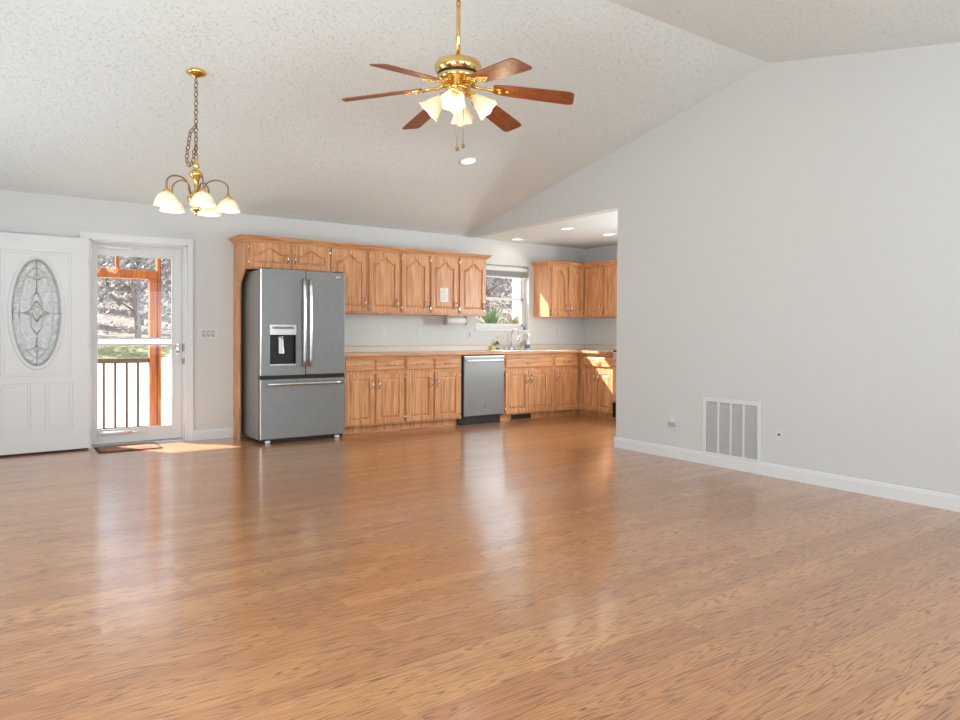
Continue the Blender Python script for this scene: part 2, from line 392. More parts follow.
# entrance casing and jamb
m = MB()
for x0, x1 in ((.733, .80), (1.703, 1.757)):
    m.box(x0, x1, YW-.016, YW, 0, DZ+.055); m.box(x0 if x0 < 1 else x1-.014, x0+.014 if x0 < 1 else x1, YW-.021, YW-.016, 0, DZ+.06)
m.box(.80, 1.703, YW-.016, YW, DZ-.005, DZ+.055); m.box(.733, 1.757, YW-.021, YW-.015, DZ+.046, DZ+.06)
m.box(DX0, DX0+.018, YW, YW+.16, 0, DZ); m.box(DX1-.018, DX1, YW, YW+.16, 0, DZ); m.box(DX0, DX1, YW, YW+.16, DZ-.018, DZ)
m.box(DX0+.018, DX0+.03, YW+.04, YW+.07, 0, DZ-.018); m.box(DX1-.03, DX1-.018, YW+.04, YW+.07, 0, DZ-.018); m.box(DX0+.03, DX1-.03, YW+.04, YW+.07, DZ-.03, DZ-.018)
struct(m.build('trim_1', 'trim', bevel=.003), 'white casing and jamb round the entrance')
struct(B(DX0+.018, DX1-.018, YW+.0, YW+.16, .0, .022, 'trim_2', M['came']), 'metal threshold under the glazed door')

# storm door (closed, clear glass)
sd = sroot('door_1', (DX0+.03, YW+.10, .022), 'closed white storm door with clear glass panes')
x0, x1, y0, y1 = DX0+.022, DX1-.022, YW+.09, YW+.125
m = MB(); m.box(x0, .887, y0, y1, .025, 2.005); m.box(1.571, x1, y0, y1, .025, 2.005)
m.box(.887, 1.571, y0, y1, .025, .155); m.box(.887, 1.571, y0, y1, 1.895, 2.005)
for a, b, c, d in ((.887, 1.571, .155, .167), (.887, 1.571, 1.883, 1.895), (.887, 1.571, .994, 1.005), (.887, 1.571, 1.062, 1.073)): m.box(a, b, y0-.006, y0, c, d)
for c, d in ((.155, 1.0), (1.066, 1.895)):
    m.box(.878, .888, y0-.006, y0, c, d); m.box(1.570, 1.58, y0-.006, y0, c, d)
m.build('frame', 'door_white', sd, bevel=.003)
B(.887, 1.571, y0-.012, y1, 1.005, 1.062, 'mid_rail', 'steel', sd, bevel=.003)
B(.887, 1.571, y0+.014, y0+.018, .155, 1.005, 'pane', 'pane', sd); B(.887, 1.571, y0+.014, y0+.018, 1.062, 1.895, 'pane', 'pane', sd)
for z in (1.962, .128):
    c = MB(); c.tube([(.91, y0-.03, z), (1.185, y0-.03, z)], .016, 10); c.tube([(1.185, y0-.03, z), (1.30, y0-.03, z)], .005, 6)
    c.box(.895, .915, y0-.04, y0, z-.012, z+.012); c.box(1.29, 1.31, y0-.035, y0, z-.01, z+.01)
    c.build('door_closer', 'white', sd)
h = MB(); h.box(1.612, 1.632, y0-.012, y0, .90, 1.01); h.tube([(1.622, y0-.012, .985), (1.622, y0-.045, .985), (1.585, y0-.05, .985), (1.55, y0-.045, .982)], .007, 8)
h.build('door_handle', 'steel', sd)
k = MB(); k.lathe([(.012, 0), (.012, -.014), (.006, -.016)], (1.622, y0, .925), 12, 'y'); k.build('lock_knob', 'brass_old', sd)
b = MB(); b.box(DX1-.036, DX1-.031, YW+.02, YW+.06, .93, 1.01); b.box(DX1-.036, DX1-.031, YW+.02, YW+.06, .80, .86); b.build('strike_plate', 'brass_old', sd)

# entry door leaf, opened flat against the wall
HX, HY = .80, YW-.022
TH = math.radians(2.6)
du = Vector((-math.cos(TH), -math.sin(TH), 0)); dn = Vector((math.sin(TH), -math.cos(TH), 0))   # along leaf, towards the room
ed = sroot('door_2', (HX, HY, .018), 'white entry door with oval leaded glass, swung open against the wall')
fr = ((HX, HY, .018), du, Vector((0, 0, 1)), dn)
LW, LH, T = .905, 2.0, .044
cx, cz, ra, rb = .425, 1.283, .200, .500      # oval
NS = 48
def oval(a, b, c): return [(cx+a*math.cos(2*PI*i/NS), cz+b*math.sin(2*PI*i/NS), c) for i in range(NS)]
def rect_at(c, x0=0, x1=LW, z0=0, z1=LH):
    out = []
    for i in range(NS):
        t = 2*PI*i/NS; X, Z = math.cos(t), math.sin(t); q = max(abs(X), abs(Z)); X /= q; Z /= q
        out.append((x0+(x1-x0)*(X+1)/2, z0+(z1-z0)*(Z+1)/2, c))
    return out
leaf = MB(fr)
# the slab: front face with an oval opening, sides and back
leaf.loft([oval(ra-.02, rb-.02, 0), rect_at(0), rect_at(T), oval(ra, rb, T), oval(ra-.01, rb-.01, T-.012), oval(ra-.02, rb-.02, 0)], False, False)
leaf.build('slab', 'door_white', ed, bevel=.002)
mo = MB(fr)
mo.loft([oval(ra+.028, rb+.028, T), oval(ra+.024, rb+.024, T+.008), oval(ra+.012, rb+.012, T+.012), oval(ra+.004, rb+.004, T+.006), oval(ra-.004, rb-.004, T)], False, False, True)
mo.build('oval_frame', 'door_white', ed)
def panel(x0, x1, z0, z1, wdt=.014):
    p = MB(fr)
    for a in range(2):
        o = a*wdt*1.7
        X0, X1, Z0, Z1 = x0+o, x1-o, z0+o, z1-o; w_ = wdt*.55
        def L_(i, c): return [(X0+i, Z0+i, c), (X1-i, Z0+i, c), (X1-i, Z1-i, c), (X0+i, Z1-i, c)]
        p.loft([L_(0, T-.001), L_(w_*.5, T+.004 - a*.001), L_(w_, T-.001)], False, False)
    p.build('panel_molding', 'door_white', ed)
panel(.145, .70, .70, 1.85); panel(.135, .36, .20, .64); panel(.47, .71, .20, .64)
g = MB(fr); g.loft([oval(ra-.012, rb-.012, T-.022), oval(ra-.012, rb-.012, T-.018)]); g.build('oval_glass', 'frost', ed)
g = MB(fr); g.loft([oval(ra-.012, rb-.012, T-.018), oval(ra-.03, rb-.04, T-.012), oval(ra-.062, rb-.085, T-.012), oval(ra-.068, rb-.092, T-.018)], False, False); g.build('bevel_border', 'clear_bevel', ed)
g = MB(fr)
def came(pts, r=.0035): g.tube([(cx+a, cz+b, T-.013) for a, b in pts], r, 6)
for a, b in ((ra-.016, rb-.018), (ra-.064, rb-.088)):
    came([(a*math.cos(2*PI*i/40), b*math.sin(2*PI*i/40)) for i in range(41)])
came([(0, .48), (0, .18)]); came([(0, -.22), (0, -.48)]); came([(-.2, 0), (-.04, 0)]); came([(.04, 0), (.2, 0)])
for s in (-1, 1):
    came([(s*.15, .29), (s*.18, .30)]); came([(s*.14, -.30), (s*.175, -.31)])
    came([(0, .20), (s*.035, .13), (s*.045, .07), (s*.01, .0), (s*.05, -.06), (s*.04, -.13), (0, -.20)], .004)
    came([(0, .11), (s*.06, .02), (0, -.08)], .004); came([(-s*.09, .0), (0, .06), (s*.1, .0), (0, -.06), (-s*.09, 0)], .003)
    came([(0, s*.29), (.025, s*.33), (0, s*.37), (-.025, s*.33), (0, s*.29)], .003)
    came([(s*.10, .35), (0, .30), (-s*.1, .35)], .0028); came([(s*.10, -.35), (0, -.31), (-s*.1, -.35)], .0028)
g.build('leading', 'came', ed)
hm = MB(fr)
for z in (.2, 1.0, 1.8): hm.tube([(.0, z-.045, T+.003), (.0, z+.045, T+.003)], .006, 8)
hm.build('hinge', 'white', ed)
kb = MB(fr); kb.lathe([(.03, T), (.028, T+.008), (.012, T+.012), (.012, T+.035), (.026, T+.045), (.026, T+.06), (.012, T+.07)], (.84, .95, 0), 16); kb.build('door_knob', 'brass', ed)
B(HX-LW+.02, HX-.01, HY-.05, HY-.025, .004, .0175, 'door_sweep', 'rubber', ed)

# kitchen window in the back wall
wn = sroot('window_1', (5.8, YW+.1, WZ0), 'white framed kitchen window above the sink')
fy0, fy1 = YW+.085, YW+.15
m = MB(); m.box(WX0, WX0+.03, fy0, fy1, WZ0, WZ1); m.box(WX1-.03, WX1, fy0, fy1, WZ0, WZ1); m.box(WX0, WX1, fy0, fy1, WZ1-.045, WZ1); m.box(WX0, WX1, fy0, fy1, WZ0, WZ0+.045)
m.build('frame', 'trim', wn, bevel=.003)
def sash(za, zb, yy, nm):
    s = MB(); a, b_ = WX0+.03, WX1-.03
    s.box(a, a+.035, yy, yy+.028, za, zb); s.box(b_-.035, b_, yy, yy+.028, za, zb); s.box(a, b_, yy, yy+.028, za, za+.038); s.box(a, b_, yy, yy+.028, zb-.038, zb)
    o = s.build('sash', 'trim', wn, bevel=.003)
    B(a+.03, b_-.03, yy+.012, yy+.016, za+.03, zb-.03, 'pane', 'pane', o)
sash(WZ0+.045, 1.625, fy0+.005, 'lower'); sash(1.59, WZ1-.045, fy0+.034, 'upper')
B(WX0-.02, WX1+.0, YW-.02, YW+.085, WZ0-.018, WZ0+.0, 'sill', 'trim', wn, bevel=.003)
t = thing('window_blind', 'raised white blind with gray slats at the top of the kitchen window', 'blind', (5.8, YW+.05, 1.93))
B(WX0+.01, WX1-.01, YW+.02, YW+.07, 1.995, 2.045, 'headrail', 'white', t, bevel=.003)
m = MB()
for i in range(9): m.box(WX0+.015, WX1-.015, YW+.022, YW+.068, 1.918+i*.008, 1.922+i*.008)
m.build('slats', M['grayplug'], t); B(WX0+.015, WX1-.015, YW+.022, YW+.068, 1.898, 1.914, 'bottom_rail', 'white', t, bevel=.003)

# ------------------------------------------------------------------ kitchen cabinets
BK = lambda x, y, z: ((x, y, z), (1, 0, 0), (0, 0, 1), (0, -1, 0))      # front faces the room (-Y)
RT = lambda x, y, z: ((x, y, z), (0, -1, 0), (0, 0, 1), (-1, 0, 0))     # front faces left (-X)
def arch(t, kind):
    return 0 if t > .8 else .5*(1+math.cos(PI*t/.8))
def pull(fr, parent, x, z, vertical=True):
    p = MB(fr); n = 9; ln = .047
    pts = []
    for i in range(n):
        q = -1+2*i/(n-1); c = .026*(1-q*q)**.5*1.0 + .003
        pts.append((x, z+q*ln, .02+c) if vertical else (x+q*ln, z, .02+c))
    p.tube(pts, [.005, .006, .0065, .008, .0092, .008, .0065, .006, .005], 8)
    for s in (-1, 1):
        c = (x, z+s*(ln+.006), 0) if vertical else (x+s*(ln+.006), z, 0)
        p.lathe([(.009, .02), (.009, .0235), (.005, .026)], c, 10)
    return p.build('handle', 'pull', parent)
def hinges(fr, parent, x, h):
    for z in (.055, h-.055):
        g = MB(fr); g.tube([(x, z-.022, .019), (x, z+.022, .019)], .0045, 8); g.box(x-.009, x+.009, z-.016, z+.016, .0, .0205)
        g.build('hinge', 'pull', parent)
def door(parent, fr, w, h, rise=0, handle=None, hinge=None, st=.056, label=None):
    m = MB(fr); t0, t1 = .008, .020
    m.box(0, w, 0, h, 0, t0); m.box(0, st, 0, h, t0, t1); m.box(w-st, w, 0, h, t0, t1); m.box(st, w-st, 0, st, t0, t1)
    n = 20; hb = h-st-rise
    if rise:
        bot = []; 
        for i in range(n+1):
            x = st+(w-2*st)*i/n; bot.append((x, hb+rise*arch(abs(2*i/n-1), 0)))
        for (xa, za), (xb, zb) in zip(bot, bot[1:]):
            m.prism([(xa, za, t0), (xb, zb, t0), (xb, h, t0), (xa, h, t0)], [(xa, za, t1), (xb, zb, t1), (xb, h, t1), (xa, h, t1)])
    else: m.box(st, w-st, h-st, h, t0, t1)
    def ploop(ins, c):
        l = [(st+ins, st+ins, c), (w-st-ins, st+ins, c)]
        for i in range(n, -1, -1):
            f = 2*i/n-1
            l.append((w/2+f*(w/2-st-ins), hb-ins+(rise*arch(abs(f), 0) if rise else 0), c))
        return l
    m.loft([ploop(.006, t0), ploop(.008, t0+.002), ploop(.03, t1-.001)], False, True)
    d = m.build('door', 'oak', parent, bevel=.0022)
    if label: d['label'] = label
    if handle: pull(fr, d, *handle)
    if hinge is not None: hinges(fr, d, -.006 if hinge == 'l' else w+.006, h)
    return d
def drawer(parent, fr, w, h, name='drawer'):
    m = MB(fr); m.loft([[(0, 0, 0), (w, 0, 0), (w, h, 0), (0, h, 0)], [(0, 0, .014), (w, 0, .014), (w, h, .014), (0, h, .014)],
                        [(.012, .012, .021), (w-.012, .012, .021), (w-.012, h-.012, .021), (.012, h-.012, .021)]])
    d = m.build(name, 'oak_h', parent, bevel=.0015); pull(fr, d, w/2, h/2, False); return d
UB, UT, UY = 1.355, 2.10, 7.37            # wall cabinets: bottom, top, face
def wall_cab(x0, x1, label, handle_side='r', z0=UB, face=UY):
    t = thing('wall_cabinet', label, 'cabinet', ((x0+x1)/2, face, z0), 'oak wall cabinets left of the window')
    m = MB(); m.box(x0, x1, face, YW, z0, UT); m.build('body', 'oak_box', t, bevel=.0015)
    w = x1-x0-.034; f = BK(x0+.020, face, z0+.022); h = UT-z0-.052
    door(t, f, w, h, .075, (w-.03, .10) if handle_side == 'r' else (.03, .10), 'l')
    return t
xs = [3.122, 3.587, 4.011, 4.417, 4.838, 5.272]
for i, lb in enumerate(['oak wall cabinet half hidden behind the top of the gray refrigerator', 'oak wall cabinet directly above the outlet, second from the refrigerator',
                        'oak wall cabinet in the middle of the row of five tall doors', 'oak wall cabinet with a white paper taped to its door',
                        'oak wall cabinet at the end of the row beside the window']):
    wall_cab(xs[i], xs[i+1], lb)
# cabinet over the refrigerator
t = thing('wall_cabinet', 'short wide oak cabinet with two arched doors above the refrigerator', 'cabinet', (2.65, 7.34, 1.79))
B(2.192, 3.120, 7.335, YW, 1.79, UT, 'body', 'oak_box', t, bevel=.0015)
for x0, x1, hs, hg in ((2.222, 2.652, 'r', 'l'), (2.680, 3.098, 'l', 'r')):
    w = x1-x0; f = BK(x0, 7.335, 1.808); door(t, f, w, .262, .062, (w-.028, .105) if hs == 'r' else (.028, .105), hg, .05)
# the tall side panel left of the refrigerator, cut back below in an ogee
pts = [(YW, 0), (7.505, 0), (7.505, 1.585)]
for i in range(1, 13):
    q = i/12; pts.append((7.505-.170*(q*q*(3-2*q)), 1.585+.205*q**.9))
pts += [(7.335, UT), (YW, UT)]
tag(MB().prism([(2.170, y, z) for y, z in pts], [(2.190, y, z) for y, z in pts]).build('cabinet_side_panel', 'oak', loc=(2.18, 7.6, 0), bevel=.002),
    'tall oak side panel with a curved cutback on the left of the refrigerator', 'panel')
# crown mouldings
def crown(path, label, z=2.075):
    pf = [(0, 0), (.010, 0), (.013, .012), (.026, .022), (.042, .038), (.048, .048), (.055, .050), (.055, .060), (0, .060)]
    P = [Vector((x, y, 0)) for x, y in path]; loops = []
    for i, p in enumerate(P):
        ns = []
        for a, b in ((i-1, i), (i, i+1)):
            if a >= 0 and b < len(P):
                d = (P[b]-P[a]).normalized(); ns.append(Vector((d.y, -d.x, 0)))
        n = sum(ns, Vector()); n = n/len(ns); n = n/(n.length_squared)
        loops.append([p+n*o+Vector((0, 0, z+hh)) for o, hh in pf])
    o = MB().loft(loops).build('crown_molding', 'oak_h', loc=(path[1][0], path[1][1], z), bevel=0)
    return tag(o, label, 'molding')
crown([(2.170, YW), (2.170, 7.332), (3.120, 7.332), (3.120, 7.368)], 'oak crown molding along the top of the cabinet over the refrigerator')
crown([(3.121, 7.368), (5.272, 7.368), (5.272, YW)], 'long oak crown molding over the row of five tall cabinet doors')
# wall cabinets right of the window
CX0, RX = 6.345, 7.00
t = thing('wall_cabinet', 'oak wall cabinet with two narrow doors and a sunlit end, right of the window', 'cabinet', (6.66, UY, UB))
B(CX0, RX, UY, YW, UB+.01, UT, 'body', 'oak_box', t, bevel=.0015)
B(CX0-.004, CX0, UY, YW, UB+.01, UT, 'end_panel', 'oak', t)
for x0, x1, hs in ((6.375, 6.665, 'r'), (6.685, 6.965, 'l')):
    w = x1-x0; f = BK(x0, UY, UB+.035); door(t, f, w, UT-UB-.07, .07, (w-.03, .10) if hs == 'r' else (.03, .10), 'l' if hs == 'r' else 'r', .05)
ry = [7.37, 6.965, 6.52, 6.0]
for i, lb in enumerate(['oak wall cabinet in the kitchen corner, facing left', 'oak wall cabinet partly cut off by the white wall end']):
    t = thing('wall_cabinet', lb, 'cabinet', (RX, (ry[i]+ry[i+1])/2, UB))
    B(RX, KX, ry[i+1], ry[i] if i else UY, UB+.01, UT, 'body', 'oak_box', t, bevel=.0015)
    w = ry[i]-ry[i+1]-.035; f = RT(RX, ry[i]-.012 - (.016 if i == 0 else 0), UB+.035)
    door(t, f, w-.01, UT-UB-.07, .075, (w-.045, .10), 'l', .055)
crown([(CX0-.004, YW), (CX0-.004, UY-.002), (RX-.002, UY-.002), (RX-.002, 6.52)], 'oak crown molding on the corner cabinets right of the window')

BT, BF = .872, 7.145          # base cabinets: top, face
def base_body(t, x0, x1):
    m = MB(); m.box(x0, x1, BF, YW-.005, .088, BT); m.box(x0, x1 if x1 < 6.6 else 6.785, BF+.07, BF+.085, 0, .088); m.build('body', 'oak_box', t, bevel=.0015)
def base_unit(x0, x1, edges, label):
    t = thing('base_cabinet', label, 'cabinet', ((x0+x1)/2, BF, 0), 'oak base cabinets left of the dishwasher')
    base_body(t, x0, x1)
    for k, (a, b) in enumerate(edges):
        w = b-a
        drawer(t, BK(a, BF, .708), w, .125)
        door(t, BK(a, BF, .108), w, .562, 0, (w-.028, .44) if k == 0 else (.028, .44), 'l' if k == 0 else 'r')
    m = MB(); m.box(x0, x1, BF+.052, BF+.07, 0, .016); m.build('shoe_molding', 'oak_h', t, bevel=.004)
base_unit(3.185, 3.955, [(3.205, 3.562), (3.588, 3.938)], 'oak base cabinet with two drawers and two doors beside the refrigerator')
base_unit(3.957, 4.748, [(3.975, 4.335), (4.362, 4.715)], 'oak base cabinet with two drawers and two doors beside the dishwasher')
# sink base
t = thing('base_cabinet', 'oak sink cabinet with one wide false drawer front, right of the dishwasher', 'cabinet', (5.8, BF, 0))
base_body(t, 5.392, 6.205)
drawer(t, BK(5.415, BF, .69), .775, .12, 'false_drawer_front')
door(t, BK(5.415, BF, .108), .372, .55, 0, (.342, .43), 'l'); door(t, BK(5.793, BF, .108), .345, .55, 0, (.03, .43), 'r')
# narrow cabinet
t = thing('base_cabinet', 'narrow oak base cabinet with one drawer and one door in the corner', 'cabinet', (6.45, BF, 0))
base_body(t, 6.207, 6.70)
drawer(t, BK(6.25, BF, .69), .40, .125); door(t, BK(6.25, BF, .098), .40, .552, 0, (.03, .46), 'r')
# right run
FX = 6.70
t = thing('base_cabinet', 'oak base cabinet with sunlit drawer and doors beside the black range', 'cabinet', (FX, 6.80, 0))
m = MB(); m.box(FX, KX-.005, 6.475, 7.143, .088, BT); m.box(FX+.07, FX+.085, 6.475, 7.216, 0, .088); m.build('body', 'oak_box', t, bevel=.0015)
drawer(t, RT(FX, 7.045, .69), .555, .125)
door(t, RT(FX, 7.045, .098), .270, .552, 0, (.24, .45), 'l'); door(t, RT(FX, 6.760, .098), .270, .552, 0, (.03, .45), 'r')
# toe register
t = thing('toe_kick_register', 'dark metal floor register in the toe kick under the sink cabinet', 'vent', (5.75, BF+.06, .01))
B(5.56, 5.90, BF+.055, BF+.069, .008, .086, 'frame', M['brass_old'], t, bevel=.002)
m = MB()
for i in range(14): m.box(5.575+i*.0225, 5.588+i*.0225, BF+.049, BF+.0565, .02, .074)
m.build('louvers', 'black', t)

# countertop with backsplash and sink opening
t = thing('countertop', 'beige laminate countertop running along the back wall and into the corner', 'countertop', (5, 7.4, .873))
SX0, SX1, SY0, SY1 = 5.42, 6.14, 7.22, 7.59
m = MB(); z0, z1, yf = BT+.001, .902, 7.112
m.box(3.175, SX0, yf, YW, z0, z1); m.box(SX1, KX, yf, YW, z0, z1); m.box(SX0, SX1, yf, SY0, z0, z1); m.box(SX0, SX1, SY1, YW, z0, z1)
m.box(FX-.035, KX, 6.475, yf, z0, z1)
m.build('worktop', 'laminate', t)
m = MB(); m.box(3.175, FX-.035, yf-.012, yf, z0-.004, z1-.001); m.box(FX-.047, FX-.035, 6.475, yf, z0-.004, z1-.001); m.build('front_edge', 'oak_h', t, bevel=.003)
m = MB(); m.box(3.175, KX-.02, YW-.02, YW, z1, .968); m.box(KX-.02, KX, 6.475, YW, z1, .968); m.build('backsplash', 'laminate', t, bevel=.002)
m = MB(); m.box(3.175, KX-.022, YW-.023, YW, .968, .973); m.box(KX-.023, KX, 6.475, YW-.022, .968, .973); m.build('backsplash_cap', M['oak_box'], t)
# sink
t = thing('sink', 'stainless steel drop-in sink in the countertop under the window', 'sink', (5.78, 7.43, .90))
m = MB()
for a in (SX0-.015, SX1-.01): m.box(a, a+.025, SY0-.015, SY1+.015, z1, z1+.006)
for a in (SY0-.015, SY1-.01): m.box(SX0+.01, SX1-.01, a, a+.025, z1, z1+.006)
m.build('rim', 'steel', t, bevel=.002)
m = MB(); i_ = .012
m.loft([[(SX0+i_, SY0+i_, z1+.002), (SX1-i_, SY0+i_, z1+.002), (SX1-i_, SY1-i_, z1+.002), (SX0+i_, SY1-i_, z1+.002)],
        [(SX0+.03, SY0+.03, .74), (SX1-.03, SY0+.03, .74), (SX1-.03, SY1-.03, .74), (SX0+.03, SY1-.03, .74)]], False, True)
m.build('basin', 'steel', t)
# faucet
fx, fy, fz = 5.90, 7.648, z1+.001
t = thing('faucet', 'tall chrome gooseneck faucet in front of the kitchen window', 'faucet', (fx, fy, fz))
m = MB(); m.box(fx-.10, fx+.10, fy-.025, fy+.022, fz, fz+.012); m.lathe([(.024, .012), (.02, .03), (.014, .05)], (fx, fy, fz), 14); m.build('base', 'chrome', t, bevel=.003)
pts = [(fx, fy, fz+.04), (fx, fy, fz+.17)]
for i in range(1, 11):
    a = PI*i/10; pts.append((fx, fy-.085+.085*math.cos(a), fz+.19+.095*math.sin(a)))
pts.append((fx, fy-.172, fz+.15))
m = MB(); m.tube(pts, .010, 10); m.lathe([(.013, -.02), (.013, .015)], (fx, fy-.172, fz+.15), 12); m.build('spout', 'chrome', t)
for s in (-1, 1):
    m = MB(); m.lathe([(.018, .012), (.016, .03), (.010, .045)], (fx+s*.085, fy, fz), 12); m.tube([(fx+s*.085, fy, fz+.045), (fx+s*.10, fy-.03, fz+.062), (fx+s*.11, fy-.06, fz+.06)], .006, 8)
    m.build('handle', 'chrome', t)
t = thing('sink_sprayer', 'chrome side sprayer standing right of the faucet', 'sprayer', (6.075, 7.65, fz))
m = MB(); m.lathe([(.020, 0), (.018, .015), (.012, .02)], (6.075, 7.65, fz), 12); m.build('base', 'chrome', t)
m = MB(); m.tube([(6.075, 7.65, fz+.02), (6.072, 7.645, fz+.08), (6.08, 7.63, fz+.115), (6.085, 7.60, fz+.125)], [.011, .012, .013, .010], 8); m.build('spray_head', 'chrome', t)
# bottles and sponge
t = thing('soap_bottle', 'green dish soap bottle with white pump left of the faucet', 'bottle', (5.66, 7.645, z1+.001))
c = (5.66, 7.645, z1+.001)
m = MB(); m.lathe([(.026, 0), (.028, .01), (.028, .095), (.012, .115), (.012, .122)], c, 14); m.build('bottle', 'green', t)
m = MB(); m.lathe([(.013, .122), (.013, .14), (.005, .142), (.005, .168), (.010, .17), (.010, .18)], c, 10); m.tube([(c[0], c[1], c[2]+.176), (c[0]+.03, c[1]-.02, c[2]+.172)], .005, 6); m.build('pump', 'white', t)
m = MB(); m.lathe([(.0285, .03), (.0285, .075)], c, 14, cap=False); m.build('label_band', M['tape'], t)
tag(B(5.56, 5.63, 7.63, 7.675, z1+.001, z1+.06, 'sponge', 'yellow', loc=(5.6, 7.65, z1), bevel=.006), 'small yellow sponge standing left of the green soap bottle', 'sponge')
c = (6.19, 7.64, z1+.001)
t = thing('spray_bottle', 'white spray bottle with blue label right of the faucet', 'bottle', c)
m = MB(); m.lathe([(.030, 0), (.032, .01), (.032, .12), (.014, .16), (.014, .175)], c, 14); m.build('bottle', 'white', t)
m = MB(); m.lathe([(.0325, .02), (.0325, .075)], c, 14, cap=False); m.build('label_band', 'blue', t)
m = MB(); m.lathe([(.017, .175), (.017, .195)], c, 10); m.box(c[0]-.012, c[0]+.012, c[1]-.05, c[1]+.03, c[2]+.195, c[2]+.225); m.tube([(c[0], c[1]-.03, c[2]+.195), (c[0], c[1]-.04, c[2]+.15)], .005, 6); m.build('trigger_head', 'white', t)

# ------------------------------------------------------------------ appliances
# emblem: small raised roundel with a looping monogram
def emblem(fr, parent, r):
    m = MB(fr); m.lathe([(r, 0), (r, .002), (r*.85, .0028)], (0, 0, 0), 20)
    m.torus((0, 0, .0028), r*.88, r*.09, (1, 0, 0), (0, 1, 0), 20, 6)
    d = m.build('emblem', 'chrome', parent)
    g = MB(fr)
    for s in (-1, 1):
        pts = [(s*r*(.08+.34*math.sin(a)*.9), r*.42*math.cos(a*1.15), .0032) for a in [i*.5 for i in range(11)]]
        g.tube(pts, r*.06, 6)
        g.torus((s*r*.3, -s*r*.3, .0032), r*.16, r*.045, (1, 0, 0), (0, 1, 0), 12, 5)
    g.build('monogram', 'slate_side', d)
FX0, FX1, FY = 2.246, 3.163, 7.03
t = thing('refrigerator', 'gray French door refrigerator with bottom freezer and water dispenser', 'refrigerator', ((FX0+FX1)/2, 7.35, 0))
B(FX0, FX1, FY+.075, 7.655, .035, 1.765, 'body', 'slate_side', t, bevel=.006)
B(FX0+.02, FX1-.02, FY+.05, FY+.076, .05, 1.75, 'gasket', 'black', t)
# left door with dispenser opening
fr = BK(FX0, FY+.052, 0)
mid = 2.722-FX0; zt, zb = 1.775, .695
hx0, hx1, hz0, hz1 = 2.350-FX0, 2.612-FX0, .805, 1.108
m = MB(fr); T_ = .052
m.box(.002, hx0, zb, zt, 0, T_); m.box(hx1, mid-.005, zb, zt, 0, T_); m.box(hx0, hx1, zb, hz0, 0, T_); m.box(hx0, hx1, hz1, zt, 0, T_)
bmesh.ops.remove_doubles(m.bm, verts=m.bm.verts, dist=1e-5)
ld = m.build('fridge_door', 'slate', t)
m = MB(fr); m.box(.0, .009, zb, zt, T_*.6, T_+.0035); m.build('edge_highlight', 'steel', ld, bevel=.003)  # bright strip stands for the highlight along the rounded door edge
m = MB(fr); m.box(mid+.005, FX1-FX0-.002, zb, zt, 0, T_); rd = m.build('fridge_door', 'slate', t, bevel=.005)
fz_ = MB(fr); fz_.box(.002, FX1-FX0-.002, .045, .655, 0, T_); fd = fz_.build('freezer_drawer', 'slate', t, bevel=.005)
m = MB(fr); m.box(.0, .009, .045, .655, T_*.6, T_+.0035); m.build('edge_highlight', 'steel', fd, bevel=.003)  # same painted highlight on the drawer edge
m = MB(fr); m.box(.0, FX1-FX0, .657, .693, -.01, T_-.018); m.build('door_gap', 'black', t)
# handles
def bow(pts, r, parent, ends):
    m = MB(fr); m.tube(pts, r, 10)
    for e in ends: m.tube([e, (e[0], e[1], T_-.002)], r*.8, 8)
    return m.build('handle', 'steel', parent)
def vhandle(x, parent):
    n = 12; pts = []
    for i in range(n+1):
        q = -1+2*i/n; pts.append((x, 1.235+q*.455, T_+.028+.022*(1-q*q)))
    bow(pts, .0165, parent, [(x, 1.235-.44, T_+.03), (x, 1.235+.44, T_+.03)])
vhandle(2.694-FX0, ld); vhandle(2.762-FX0, rd)
bow([(2.31-FX0 + (.82)*i/8, .606, T_+.035+.006*math.sin(PI*i/8)) for i in range(9)], .0165, fd, [(2.33-FX0, .606, T_+.035), (3.11-FX0, .606, T_+.035)])
# dispenser
m = MB(fr); m.box(hx0-.008, hx1+.008, hz1, 1.212, T_, T_+.006); dp = m.build('dispenser_panel', 'steel', t, bevel=.002)
m = MB(fr); m.box(hx0+.02, hx1-.02, hz1+.06, hz1+.085, T_+.006, T_+.0075); m.build('display', M['slate_side'], dp)
m = MB(fr)
m.box(hx0, hx1, hz0, hz1, -.045, -.04); m.box(hx0-.004, hx0+.002, hz0, hz1, -.045, T_); m.box(hx1-.002, hx1+.004, hz0, hz1, -.045, T_); m.box(hx0, hx1, hz1-.004, hz1, -.045, T_); m.box(hx0, hx1, hz0, hz0+.004, -.045, T_)
dr = m.build('dispenser_recess', pbr('recess_dark', (52, 52, 52), .25, .4), t)
m = MB(fr); m.box(hx0-.006, hx1+.006, hz0-.012, hz0+.006, -.03, T_+.012); m.build('drip_tray', 'steel', dr, bevel=.002)
cxx = (hx0+hx1)/2-.01
m = MB(fr); m.loft([[(cxx-.024, hz1-.02, .0), (cxx+.024, hz1-.02, .0), (cxx+.024, hz1-.02, .012), (cxx-.024, hz1-.02, .012)], [(cxx-.026, .915, .018), (cxx+.026, .915, .018), (cxx+.026, .915, .028), (cxx-.026, .915, .028)]])
m.build('paddle', 'steel', dr, bevel=.002)
m = MB(fr); m.tube([(cxx+.012, hz1, .02), (cxx+.012, hz1-.035, .02)], .012, 10); m.build('nozzle', 'chrome', dr)
emblem(BK(3.079, FY+.0, 1.729), rd, .017)
for x in (FX0+.06, FX1-.10):
    m = MB(); m.box(x, x+.05, FY+.03, FY+.06, .004, .03); m.build('foot', 'white', t)
B(FX0+.01, FX1-.01, FY+.045, FY+.09, .006, .036, 'base_grille', 'black', t)
for x in (FX0+.02, FX1-.11): B(x, x+.09, FY+.02, FY+.12, 1.766, 1.785, 'hinge_cover', 'black', t, bevel=.003)

